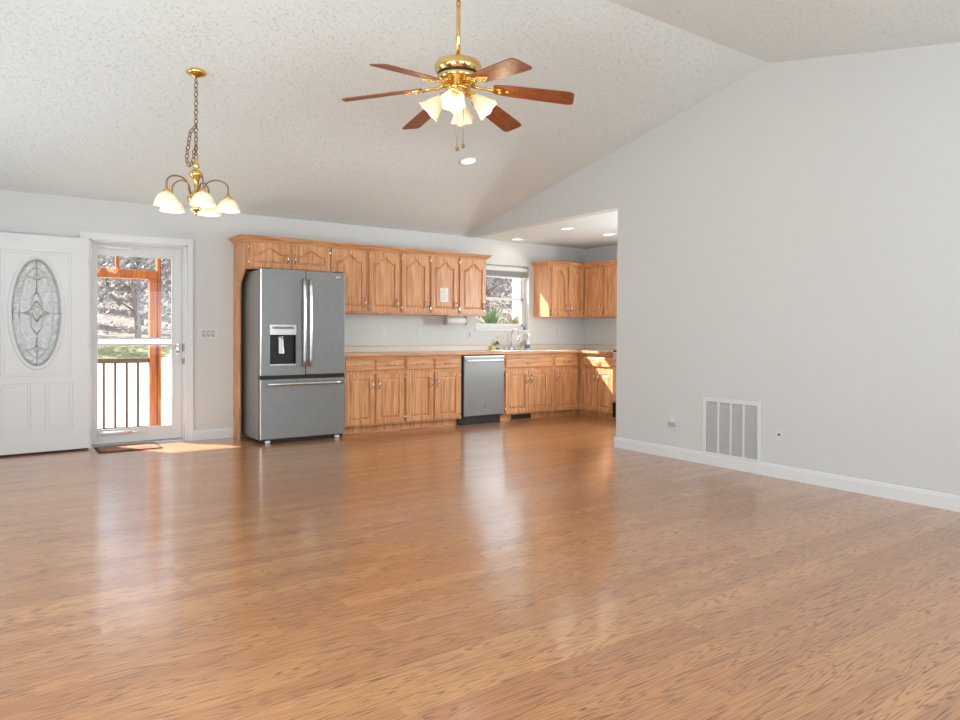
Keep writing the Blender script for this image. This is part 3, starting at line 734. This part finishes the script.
# dishwasher
t = thing('dishwasher', 'gray front-panel dishwasher with bar handle and black toe kick', 'dishwasher', (5.07, BF, 0))
DW0, DW1 = 4.752, 5.388
B(DW0, DW1, BF-.0, 7.65, .10, .868, 'body', 'black', t)
fr = BK(DW0, BF, 0); DWW = DW1-DW0
m = MB(fr); m.box(.018, DWW-.012, .112, .852, 0, .030); dd = m.build('door_panel', 'slate', t, bevel=.003)
m = MB(fr); m.box(.018, DWW-.012, .836, .853, .028, .033); m.build('control_strip', 'steel', dd, bevel=.001)
m = MB(fr); m.box(.045, DWW-.03, .782, .808, .045, .058); m.box(.05, .075, .785, .805, .028, .046); m.box(DWW-.06, DWW-.035, .785, .805, .028, .046); m.build('handle', 'steel', dd, bevel=.005)
emblem(BK(5.075, BF-.030, .225), dd, .018)
m = MB(); m.box(DW0-.03, DW1-.03, BF+.03, BF+.06, .003, .10); m.build('toe_kick', 'black', t)

# range, only its edge shows past the wall end
t = thing('range', 'black and steel range at the right edge of the corner cabinets', 'range', (7.0, 6.09, 0))
ry0, ry1 = 5.71, 6.473; fr = RT(6.69, ry1, 0); RW = ry1-ry0
B(6.692, KX-.01, ry0, ry1, .02, .90, 'body', M['slate_side'], t, bevel=.003)
B(6.67, KX-.01, ry0, ry1, .90, .922, 'cooktop', 'black', t, bevel=.003)
m = MB(fr); m.box(.003, RW-.003, .78, .895, 0, .03); cp = m.build('control_panel', 'steel', t, bevel=.004)
for i in range(5):
    m = MB(fr); m.lathe([(.022, .03), (.02, .05), (.006, .052)], (.1+i*.14, .835, 0), 14); m.build('knob', 'black', cp)
m = MB(fr); m.box(.003, RW-.003, .25, .77, 0, .028); od = m.build('oven_door', 'steel', t, bevel=.004)
m = MB(fr); m.box(.09, RW-.09, .36, .64, .0285, .030); m.build('oven_window', 'black', od)
m = MB(fr); m.tube([(.04, .715, .06), (RW-.04, .715, .06)], .013, 10); m.tube([(.07, .715, .06), (.07, .715, .026)], .01, 8); m.tube([(RW-.07, .715, .06), (RW-.07, .715, .026)], .01, 8); m.build('handle', 'steel', od)
m = MB(fr); m.box(.003, RW-.003, .05, .24, 0, .028); m.build('storage_drawer', 'black', t, bevel=.004)

# ------------------------------------------------------------------ small wall items
def plate(name, label, cat, fr, w=.072, h=.116, kind='outlet', group=None, n=1):
    o, u, v, wv = fr
    t = thing(name, label, cat, o, group)
    m = MB(fr); m.box(-w/2, w/2, -h/2, h/2, 0, .005); m.build('cover_plate', 'plate', t, bevel=.003)
    for k in range(n):
        x = (k-(n-1)/2)*.046
        if kind == 'switch':
            m = MB(fr); m.box(x-.016, x+.016, -.034, .034, .005, .0065); m.build('switch_frame', M['grayplug'], t)
            m = MB(fr); m.box(x-.006, x+.006, -.004, .014, .0065, .016); m.build('toggle', 'white', t, bevel=.002)
        elif kind == 'outlet':
            for s in (-1, 1):
                m = MB(fr); m.lathe([(.0165, .005), (.0165, .0075)], (x, s*.02, 0), 14); so = m.build('socket', 'plate', t)
                m = MB(fr); m.box(x-.007, x-.005, s*.02-.002, s*.02+.006, .0075, .0079); m.box(x+.005, x+.007, s*.02-.002, s*.02+.006, .0075, .0079); m.box(x-.0015, x+.0015, s*.02-.009, s*.02-.006, .0075, .0079)
                m.build('slots', 'dark', so)
        elif kind == 'jack':
            m = MB(fr); m.lathe([(.008, .005), (.008, .012), (.003, .013)], (x, 0, 0), 10); m.build('jack', 'dark', t)
    return t
BW = lambda x, z: ((x, YW, z), (1, 0, 0), (0, 0, 1), (0, -1, 0))
RWL = lambda y, z: ((XR, y, z), (0, -1, 0), (0, 0, 1), (-1, 0, 0))
plate('light_switch', 'white triple light switch plate on the wall beside the entrance', 'switch', BW(1.91, 1.115), .185, .118, 'switch', None, 3)
plate('wall_outlet', 'white outlet above the counter nearest the refrigerator', 'outlet', BW(3.96, 1.145))
plate('wall_outlet', 'white outlet above the counter under the middle wall cabinets', 'outlet', BW(4.47, 1.145))
plate('light_switch', 'white switch plate on the wall left of the kitchen window, below the paper towel holder', 'switch', BW(5.245, 1.11), .072, .116, 'switch', None, 1)
plate('wall_outlet', 'white outlet above the counter right of the faucet', 'outlet', BW(6.80, 1.185))
t = plate('wall_outlet', 'white outlet with gray plug left of the return air grille', 'outlet', RWL(4.25, .335))
t = thing('plug_in_adapter', 'gray plug-in adapter in the outlet left of the return air grille', 'adapter', (XR-.03, 4.25, .30))
f = RWL(4.25, .335)
m = MB(f); m.loft([[(-.04, -.045, .006), (.04, -.045, .006), (.034, .0, .006), (-.034, .0, .006)], [(-.036, -.042, .035), (.036, -.042, .035), (.03, -.004, .035), (-.03, -.004, .035)]]); m.build('housing', 'grayplug', t, bevel=.004)
m = MB(f); m.box(-.02, .02, -.003, .03, .007, .022); m.build('plug_body', 'white', t, bevel=.003)
plate('cable_jack', 'white cable jack plate right of the return air grille', 'outlet', RWL(3.19, .346), .072, .116, 'jack')
# return air grille
t = thing('return_air_grille', 'white return air grille with four louvered columns low on the right wall', 'vent', (XR-.01, 3.63, .08))
f = RWL(3.912, .082); W_, H_ = .562, .505
m = MB(f); bd = .033
m.box(0, bd, 0, H_, 0, .012); m.box(W_-bd, W_, 0, H_, 0, .012); m.box(bd, W_-bd, 0, bd, 0, .012); m.box(bd, W_-bd, H_-bd, H_, 0, .012)
m.build('frame', 'vent', t, bevel=.003)
cw = (W_-2*bd)/4
for i in range(3):
    m = MB(f); x = bd+cw*(i+1); m.box(x-.008, x+.008, bd, H_-bd, .002, .013); m.build('mullion', 'vent', t)
for i in range(4):
    m = MB(f); xa, xb = bd+cw*i+.006, bd+cw*(i+1)-.006; n = 32
    for k in range(n):
        z = bd+.004+(H_-2*bd-.012)*k/n
        m.prism([(xa, z, .002), (xa, z+.0095, .0105), (xa, z+.0115, .0105), (xa, z+.002, .002)], [(xb, z, .002), (xb, z+.0095, .0105), (xb, z+.0115, .0105), (xb, z+.002, .002)])
    m.build('louvers', 'slat', t)
m = MB(f); m.box(bd, W_-bd, bd, H_-bd, 0, .0015); m.build('filter', 'filter', t)
# paper taped to a cabinet door (4th tall door)
t = thing('paper_note', 'white paper list taped to the fourth tall cabinet door', 'paper', (4.625, UY-.021, 1.60))
f = BK(4.565, UY-.0205, 1.515); pw, ph = .115, .175
m = MB(f); n = 8; loops = []
for j in range(n+1):
    q = j/n; loops.append([(0, ph*q, .001+.006*(1-q)**2), (pw, ph*q, .001+.003*(1-q)**2), (pw, ph*q, .0016+.003*(1-q)**2), (0, ph*q, .0016+.006*(1-q)**2)])
m.loft(loops); m.build('sheet', 'paper', t)
m = MB(f)
for k in range(9): m.box(.012, .012+.085*random.uniform(.6, 1), .03+k*.014, .034+k*.014, .0055*(1-(.03+k*.014)/ph)**2+.0018, .0058*(1-(.03+k*.014)/ph)**2+.0022)
m.build('lines', 'ink', t)
m = MB(f); m.box(pw/2-.016, pw/2+.016, ph-.012, ph+.03, .0018, .0022); m.build('tape', 'tape', t)
# paper towel holder under the cabinets
t = thing('paper_towel_holder', 'white paper towel holder mounted under the wall cabinets left of the window', 'holder', (4.9, 7.5, UB))
for x in (4.735, 5.035): B(x, x+.012, 7.46, 7.54, 1.24, UB-.001, 'bracket', M['grayplug'], t, bevel=.003)
m = MB(); m.lathe([(.042, 4.75), (.042, 5.03)], (0, 7.5, 1.29), 18, 'x'); m.build('roll', 'paper', t)
m = MB(); m.box(4.735, 5.047, 7.44, 7.56, UB-.008, UB-.001); m.build('mount', 'white', t)
# door mat
t = thing('door_mat', 'brown checked door mat with dark border inside the entrance', 'mat', (1.12, 7.52, 0))
B(.845, 1.40, 7.345, 7.69, .001, .008, 'border', 'rubber', t, bevel=.002)
B(.872, 1.373, 7.372, 7.663, .008, .0105, 'pile', 'mat', t, bevel=.001)

# ------------------------------------------------------------------ ceiling fan
FCX, FCY = 2.33, 3.56
t = thing('ceiling_fan', 'brass ceiling fan with six brown wooden blades and lit glass shades', 'fan', (FCX, FCY, 2.60))
ztop = zc(FCY)
m = MB(); m.lathe([(.075, ztop+.012), (.075, ztop-.02), (.06, ztop-.06), (.025, ztop-.085), (.014, ztop-.09)], (FCX, FCY, 0), 24); m.build('canopy', 'brass', t)
m = MB(); m.tube([(FCX, FCY, ztop-.08), (FCX, FCY, 2.785)], .013, 12); m.build('downrod', 'brass', t)
m = MB(); m.lathe([(.022, 2.805), (.028, 2.79), (.10, 2.782), (.132, 2.768), (.142, 2.748), (.140, 2.722), (.126, 2.704), (.120, 2.695), (.126, 2.686), (.118, 2.664), (.098, 2.646), (.085, 2.638), (.08, 2.622), (.07, 2.616)], (FCX, FCY, 0), 36)
m.build('motor_housing', 'brass', t)
m = MB(); m.lathe([(.1265, 2.703), (.122, 2.695), (.1265, 2.687)], (FCX, FCY, 0), 36, cap=False); m.build('vent_band', 'black', t)
m = MB(); m.lathe([(.07, 2.616), (.075, 2.61), (.06, 2.602), (.05, 2.598), (.05, 2.592), (.062, 2.586), (.055, 2.570), (.03, 2.555), (.014, 2.54), (.012, 2.515), (.018, 2.505), (.008, 2.49)], (FCX, FCY, 0), 28)
m.build('light_kit', 'brass', t)
zb = 2.545
PT = math.radians(-12)
def fb(x, y, z): return (FCX+x, FCY+y*math.cos(PT)-z*math.sin(PT), zb+.0757-.13*(x-.12)+y*math.sin(PT)+z*math.cos(PT))
def blade_out(z):
    L0, L1 = .215, .695; l = []
    for x, hw in ((L0, .042), (L0+.02, .052), (L0+.10, .060), (.50, .067), (L1-.03, .070), (L1-.008, .062), (L1, .045)): l.append((x, -hw))
    return [fb(x, y, z) for x, y in l] + [fb(x, -y, z) for x, y in l[::-1]]
m = MB(); m.prism(blade_out(-.003), blade_out(.003)); blade = m.build('blade', 'fan_wood', t, bevel=.0015)
m = MB()
m.tube([(FCX+.085, FCY, 2.632), (FCX+.13, FCY, 2.615), (FCX+.17, FCY, 2.612), fb(.215, 0, -.008)], [.012, .011, .010, .010], 8)
io = [(.205, -.012), (.235, -.034), (.275, -.030), (.33, -.008), (.345, 0), (.33, .008), (.275, .030), (.235, .034), (.205, .012)]
m.prism([fb(x, y, -.011) for x, y in io], [fb(x, y, -.0035) for x, y in io])
for s in (-1, 1): m.torus(fb(.25, s*.018, -.011), .012, .0035, (1, 0, 0), (0, 1, 0), 12, 6)
m.torus(fb(.30, 0, -.011), .012, .0035, (1, 0, 0), (0, 1, 0), 12, 6)
iron = m.build('blade_iron', 'brass', t)
for k, d in enumerate((23, 85, 144, 199, 266, 322)):
    for src in (blade, iron):
        o = src if k == 0 else src.copy()
        if k: COL.objects.link(o); o.parent = t
        o.location = (0, 0, 0); o.rotation_euler = (0, 0, math.radians(d))
# light kit shades: yaw measured clockwise from the camera's viewing direction
yaw = .6127
def vdir(deg):
    a = yaw+math.radians(deg); return Vector((math.sin(a), math.cos(a), 0))
def shade_loops(base, axis, prof, seg, lobes, amp):
    ax = axis.normalized(); u = ax.orthogonal().normalized(); v = ax.cross(u); out = []
    for k, (r, h) in enumerate(prof):
        q = k/(len(prof)-1); l = []
        for i in range(seg):
            a = 2*PI*i/seg; rr = r*(1+amp*q*q*math.cos(lobes*a)); hh = h+amp*.35*r*q*q*math.cos(lobes*a)
            l.append(base+ax*hh+(u*math.cos(a)+v*math.sin(a))*rr)
        out.append(l)
    return out
for d in (97, 187, 277, 7):
    v = vdir(d); ax = (v*.72+Vector((0, 0, -.70))).normalized(); c = Vector((FCX, FCY, 2.580))
    b0 = c+v*.085+Vector((0, 0, -.005))
    m = MB(); m.tube([c+v*.045, c+v*.075+Vector((0, 0, .012)), b0], .008, 8); m.loft(shade_loops(b0-ax*.006, ax, [(.010, -.01), (.024, .0), (.027, .022), (.024, .026)], 16, 6, 0), smooth=True); so = m.build('lamp_arm', 'brass', t)
    m = MB(); m.loft(shade_loops(b0, ax, [(.024, .012), (.030, .03), (.044, .06), (.053, .09), (.060, .115), (.071, .135)], 36, 6, .09), True, False, True)
    s_ = m.build('lamp_shade', 'shade_fan', t); s_['label'] = 'lit frosted tulip glass shade'
    sm = s_.modifiers.new('thickness', 'SOLIDIFY'); sm.thickness = .003
    lp = light('fan_bulb', 'POINT', (b0+ax*.19), 1.6, (1, .84, .6), shadow_soft_size=.05)
for dr_, z1_ in ((-.004, 2.253), (.032, 2.271)):
    dx, dy = vdir(90).x*dr_, vdir(90).y*dr_
    m = MB(); m.tube([(FCX+dx, FCY+dy, 2.575), (FCX+dx, FCY+dy, z1_+.012)], .0018, 6); m.ball((FCX+dx, FCY+dy, z1_), .011, 10, 1.2); m.build('pull_chain', 'brass_old', t)

# ------------------------------------------------------------------ chandelier
HX_, HY_ = 1.198, 5.161
zt_ = zc(HY_)
t = thing('chandelier', 'brass five-arm chandelier with lit glass shades hanging on a chain', 'chandelier', (HX_, HY_, 2.1))
m = MB(); m.lathe([(.066, zt_+.02), (.066, zt_-.006), (.058, zt_-.014), (.03, zt_-.024), (.01, zt_-.034)], (HX_, HY_, 0), 24); m.build('canopy', 'brass', t)
def chain(pts, m):
    P = [Vector(p) for p in pts]; d = []; tot = 0
    for a, b in zip(P, P[1:]): d.append((a, b, tot)); tot += (b-a).length
    n = int(tot/.030); side = 0
    for i in range(n):
        s = (i+.5)*tot/n
        for a, b, s0 in d:
            if s0 <= s <= s0+(b-a).length+1e-6:
                c = a.lerp(b, (s-s0)/(b-a).length); dr = (b-a).normalized(); break
        u = dr.orthogonal().normalized(); w_ = dr.cross(u); side ^= 1
        m.torus(c, .0125, .0036, (u if side else w_), dr, 10, 5, 1.45)
zn = 2.575
r_ = vdir(90)
C_ = Vector((HX_, HY_, 0))
m = MB(); chain([C_+Vector((0, 0, zt_-.04)), C_+Vector((0, 0, zn)), C_+Vector((0, 0, 2.34))], m)
chain([C_+Vector((0, 0, zn)), C_-r_*.04+Vector((0, 0, 2.53)), C_-r_*.06+Vector((0, 0, 2.40)), C_-r_*.064+Vector((0, 0, 2.33)), C_-r_*.045+Vector((0, 0, 2.295)), C_-r_*.02+Vector((0, 0, 2.33)), C_-r_*.012+Vector((0, 0, 2.40)), C_+Vector((0, 0, 2.44))], m)
m.build('chain', 'brass_old', t)
m = MB()
m.lathe([(.004, 2.35), (.016, 2.34), (.008, 2.325), (.020, 2.31), (.024, 2.29), (.012, 2.275), (.030, 2.262), (.048, 2.245), (.044, 2.225), (.022, 2.205), (.014, 2.19), (.013, 2.13), (.022, 2.118), (.040, 2.105), (.055, 2.08), (.058, 2.06), (.048, 2.035), (.028, 2.015), (.036, 2.0), (.03, 1.985), (.010, 1.975), (.012, 1.962), (.004, 1.95)], (HX_, HY_, 0), 24)
m.build('center_column', 'brass', t)
for d in (74, 146, 218, 290, 2):
    v = vdir(d); R0 = .212
    pts = [C_+v*.045+Vector((0, 0, 2.10))]
    for i in range(13):
        a = PI*(1-i/12); pts.append(C_+v*(.135+.077*math.cos(a)+.0)+Vector((0, 0, 2.150+.054*math.sin(a))))
    pts.append(C_+v*R0+Vector((0, 0, 2.095)))
    m = MB(); m.tube(pts, .0055, 8)
    am = m.build('arm', 'brass_old', t)
    b0 = C_+v*R0
    m = MB(); m.lathe([(.008, 2.108), (.020, 2.100), (.030, 2.082), (.030, 2.074)], (b0.x, b0.y, 0), 16); m.build('lamp_socket', 'brass', am)
    m = MB(); m.loft(shade_loops(b0+Vector((0, 0, 2.078)), Vector((0, 0, -1)), [(.026, 0), (.044, .009), (.060, .026), (.071, .048), (.079, .070), (.083, .082), (.083, .086)], 40, 10, .025), True, False, True)
    s_ = m.build('lamp_shade', 'shade_ch', t); s_['label'] = 'lit pale glass bell shade'
    sm = s_.modifiers.new('thickness', 'SOLIDIFY'); sm.thickness = .003
    light('chandelier_bulb', 'POINT', (b0.x, b0.y, 1.95), 1.1, (1, .86, .64), shadow_soft_size=.05)

# ------------------------------------------------------------------ recessed lights
def recessed(x, y, z, nrm, label, group, en):
    t = thing('recessed_light', label, 'light', (x, y, z), group)
    n = Vector(nrm).normalized(); u = n.orthogonal().normalized(); f = ((x, y, z), u, n.cross(u), n)
    m = MB(f); m.lathe([(.095, 0), (.093, .006), (.075, .008), (.068, .001)], (0, 0, 0), 28, cap=False); m.build('trim_ring', 'white', t)
    m = MB(f); m.lathe([(.072, .001), (.070, .003), (.03, .004)], (0, 0, 0), 28); m.build('lens', 'lens', t)
    light('recessed_lamp', 'AREA', Vector((x, y, z))+n*.02, en, (1, .97, .92), n, shape='DISK', size=.13)
recessed(3.87, 5.72, zc(5.72), (0, -SL, -1), 'round recessed light in the vaulted ceiling below the fan', None, 1.2)
recessed(5.84, 7.45, KZ, (0, 0, -1), 'recessed light over the sink, nearest the window wall', None, .8)
recessed(5.713, 6.32, KZ, (0, 0, -1), 'recessed light in the middle of the flat kitchen ceiling', None, 1.2)
recessed(6.474, 6.38, KZ, (0, 0, -1), 'recessed light nearest the white wall end, partly beside the corner cabinets', None, 1.2)

# ------------------------------------------------------------------ outside
def ground_z(x, y):
    z = -.32
    if y > 17: z += min(1, (y-17)/14)*1.35
    if y > 31: z += (y-31)*.15
    if x > 4.4:                                # garden bank outside the kitchen window
        k = min(1, (x-4.4)/1.2)*max(0, 1-max(0, y-14)/10); z = z*(1-k)+1.02*k
    return z
def terrain(name, x0, x1, y0, y1, n, mat, lift, label, cat, f=None):
    m = MB(); g = []
    for j in range(n+1):
        row = []
        for i in range(n+1):
            x = x0+(x1-x0)*i/n; y = y0+(y1-y0)*j/n
            if f: x, y = f(i/n, j/n)
            row.append(m.V((x, y, ground_z(x, y)+lift)))
        g.append(row)
    for j in range(n):
        for i in range(n): m.F((g[j][i], g[j][i+1], g[j+1][i+1], g[j+1][i]), True)
    return struct(m.build(name, mat), label)
terrain('ground_litter', -12, 60, 7.9, 80, 60, 'leaves', 0, 'leaf strewn hillside', 'ground')
terrain('ground_lawn', 0, 0, 0, 0, 24, 'grass', .03, 'pale lawn beyond the driveway', 'ground', lambda a, b: (-8+a*22*(1-b*0), 8.0+b*(16+6*a) if a < .55 else 8.0+b*22))
terrain('ground_driveway', 0, 0, 0, 0, 24, 'concrete', .06, 'pale concrete driveway', 'ground', lambda a, b: (-6+a*20, 10.2+b*(7.0+11*a)))
M['shaded_bank'] = mat_speckle('shaded_bank_ground', [(.35, (58, 62, 70)), (.5, (88, 94, 104)), (.65, (124, 130, 138))], 14)  # dark blue-gray puts the shade on this ground into its colour
terrain('ground_bed', 4.6, 16, 7.9, 16, 20, 'shaded_bank', .02, 'garden bank outside the kitchen window, shade painted into its gray', 'ground')
# porch
struct(B(-1.2, 3.6, YW+.16, 9.6, -.17, -.05, 'porch_floor', 'decking'), 'pale porch floor')
struct(MB().prism([(-1.2, YW+.16, 2.75), (-1.2, 9.55, 2.47), (-1.2, 9.55, 2.61), (-1.2, YW+.16, 2.9)], [(3.6, YW+.16, 2.75), (3.6, 9.55, 2.47), (3.6, 9.55, 2.61), (3.6, YW+.16, 2.9)]).build('porch_roof', 'siding'), 'porch roof')
PY = 9.3
struct(B(-2.9, XL-.13, 4.3, 9.4, 2.50, 2.58, 'sun_blocker', 'siding'), 'added sun blocker outside the left wall, out of view')  # added out of view to keep sun from entering the left window
tag(B(1.615, 1.692, PY-.06, PY+.06, -.05, 1.763, 'porch_post', 'cedar', loc=(1.65, PY, -.05), bevel=.006), 'orange cedar porch post standing behind the storm door glass', 'post')
tag(B(1.70, 1.745, PY-.05, PY+.06, -.05, 2.42, 'porch_post', 'cedar', loc=(1.72, PY, -.05), bevel=.006), 'slim cedar stud directly right of the porch post', 'post')
tag(B(.55, 1.694, PY-.06, PY+.06, 1.764, 1.869, 'porch_beam', 'cedar', loc=(.5, PY, 1.85), bevel=.006), 'orange cedar beam across the top of the porch opening', 'beam')
tag(B(1.251, 1.29, PY-.04, PY+.04, 1.870, 2.42, 'porch_stud', 'cedar', loc=(1.32, PY, 1.9), bevel=.004), 'short cedar stud above the porch beam', 'post')
tag(B(.55, .63, PY-.06, PY+.06, -.05, 1.763, 'porch_post', 'cedar', loc=(.59, PY, -.05), bevel=.006), 'cedar porch post at the left end of the brown railing', 'post')
t = thing('porch_railing', 'brown wooden porch railing with thin balusters behind the storm door', 'railing', (1.1, PY, -.05))
B(.631, 1.614, PY-.045, PY+.045, .752, .81, 'top_rail', 'rail', t, bevel=.006)
B(.631, 1.614, PY-.03, PY+.03, -.045, -.01, 'bottom_rail', 'rail', t, bevel=.004)
x = 1.491
while x > .65:
    B(x-.014, x+.014, PY-.014, PY+.014, -.01, .752, 'baluster', 'rail', t); x -= .1222
# white metal patio chair with green cushion beside the post
t = thing('patio_chair', 'white metal patio chair with green cushion just right of the porch post', 'chair', (2.02, 8.95, -.05))
cx_ = 2.02; cy_ = 8.95
B(cx_-.24, cx_+.24, cy_-.24, cy_+.24, .30, .33, 'seat', 'white', t, bevel=.006)
m = MB(); m.lathe([(.10, -.06), (.225, -.05), (.235, .0), (.225, .05), (.10, .06)], (cx_, cy_, .39), 20); m.build('cushion', 'cushion', t)
m = MB(); pts = []
for i in range(17):
    a = PI*i/16; pts.append((cx_-.27*math.cos(a), cy_+.24, .62+.33*math.sin(a)))
m.tube([(cx_-.27, cy_+.24, .33)]+pts+[(cx_+.27, cy_+.24, .33)], .016, 8)
for k in range(4): m.tube([(cx_-.15+k*.1, cy_+.24, .33), (cx_-.15+k*.1, cy_+.24, .62+.33*math.sqrt(1-((-.15+k*.1)/.27)**2))], .008, 6)
m.build('backrest', 'white', t)
for sx in (-1, 1):
    m = MB(); m.tube([(cx_+sx*.25, cy_-.22, .30), (cx_+sx*.27, cy_-.22, .52), (cx_+sx*.27, cy_+.1, .56), (cx_+sx*.27, cy_+.24, .54)], .014, 8); m.build('armrest', 'white', t)
    for sy in (-1, 1):
        m = MB(); m.tube([(cx_+sx*.21, cy_+sy*.21, .30), (cx_+sx*.25, cy_+sy*.25, -.049)], .013, 8); m.build('leg', 'white', t)
# garden plants outside the kitchen window
def spiky(c, n, R_, H_, mat, label, seed, droop=.35):
    rn = random.Random(seed); t = thing('spiky_plant', label, 'plant', c)
    m = MB()
    for i in range(n):
        a = rn.uniform(0, 2*PI); el = rn.uniform(.1, 1.3); ln = R_*rn.uniform(.7, 1.1); pts = []
        for k in range(6):
            q = k/5; r = ln*q*math.cos(el); z = H_*q*math.sin(el)-droop*ln*q*q*math.cos(el)*.6
            pts.append(Vector((c[0]+math.cos(a)*r, c[1]+math.sin(a)*r, c[2]+.10+z)))
        sd_ = Vector((-math.sin(a), math.cos(a), 0)); wd = .012*R_/.4
        loops = []
        for k, p in enumerate(pts):
            w_ = wd*(1-(k/5)**1.6)+.001; loops.append([p-sd_*w_, p+Vector((0, 0, -.004)), p+sd_*w_, p+Vector((0, 0, .003))])
        m.loft(loops)
    m.build('leaves', mat, t)
    m = MB(); m.lathe([(.07, -.05), (.06, .08), (.03, .14)], c, 10); m.build('stem', 'bark', t)
spiky((6.17, 8.45, 1.05), 150, .40, .44, 'yucca', 'green spiky yucca outside the kitchen window', 3)
M['drygrass'] = pbr('dry_grass', (122, 100, 70), .8, var=.2, vscale=20)
spiky((7.0, 9.0, 1.02), 90, .42, .40, 'drygrass', 'low tan ornamental grass right of the yucca outside the window', 5, .8)
tag(B(7.50, 7.60, 9.6, 9.7, .95, 3.0, 'white_post', 'siding', loc=(7.55, 9.65, .95), bevel=.004), 'white post outside the kitchen window behind the plants', 'post')
# trees on the hillside
M['twig'] = M['bark']
def tree(seed):
    rn = random.Random(seed)
    root = thing('tree', 'slim gray tree with sparse pale leaves on the hillside outside', 'tree', (0, 0, 0), 'trees on the hillside')
    m = MB(); h = rn.uniform(4.5, 6.5)
    m.tube([(rn.uniform(-.1, .1)*k, rn.uniform(-.1, .1)*k, h*k/5-.3) for k in range(6)], [.10, .09, .07, .05, .03, .01], 8)
    tips = []
    for i in range(30):
        z = rn.uniform(.12, .95)*h; a = rn.uniform(0, 2*PI); l = (1.1-z/h)*rn.uniform(.9, 1.8)
        p0 = Vector((0, 0, z)); p1 = p0+Vector((math.cos(a)*l*.5, math.sin(a)*l*.5, l*.35)); p2 = p0+Vector((math.cos(a)*l, math.sin(a)*l, l*.6))
        m.tube([p0, p1, p2], [.03, .018, .006], 5); tips += [p1, p2, p1.lerp(p2, .5)]
    m.build('trunk', 'bark', root)
    m = MB()
    for p in tips:
        for k in range(20):
            c = p+Vector((rn.gauss(0, .3), rn.gauss(0, .3), rn.gauss(0, .35))); u = Vector((rn.gauss(0, 1), rn.gauss(0, 1), rn.gauss(0, 1))).normalized()*rn.uniform(.03, .085); v = u.orthogonal()
            m.F([m.V(c-u), m.V(c+v), m.V(c+u), m.V(c-v)])
    m.build('foliage', 'foliage', root)
    return root
protos = [tree(11), tree(12), tree(13)]
rn = random.Random(4); k = 0
spots = []
for i in range(4000):
    if len(spots) >= 56: break
    y = rn.uniform(25, 66); x = y*rn.uniform(.06, .24)+rn.uniform(-1, 1.5) if len(spots) < 34 else y*rn.uniform(.58, .86)
    if all((x-a)**2+(y-b)**2 > 3.0**2 for a, b in spots): spots.append((x, y))
for i, (x, y) in enumerate(spots):
    src = protos[i % 3]
    if i < 3: o = src
    else:
        o = src.copy(); COL.objects.link(o)
        for ch in src.children:
            c = ch.copy(); COL.objects.link(c); c.parent = o
    o.location = (x, y, ground_z(x, y)); o.rotation_euler = (0, 0, rn.uniform(0, 6))
    s = rn.uniform(.8, 1.25); o.scale = (s, s, s)
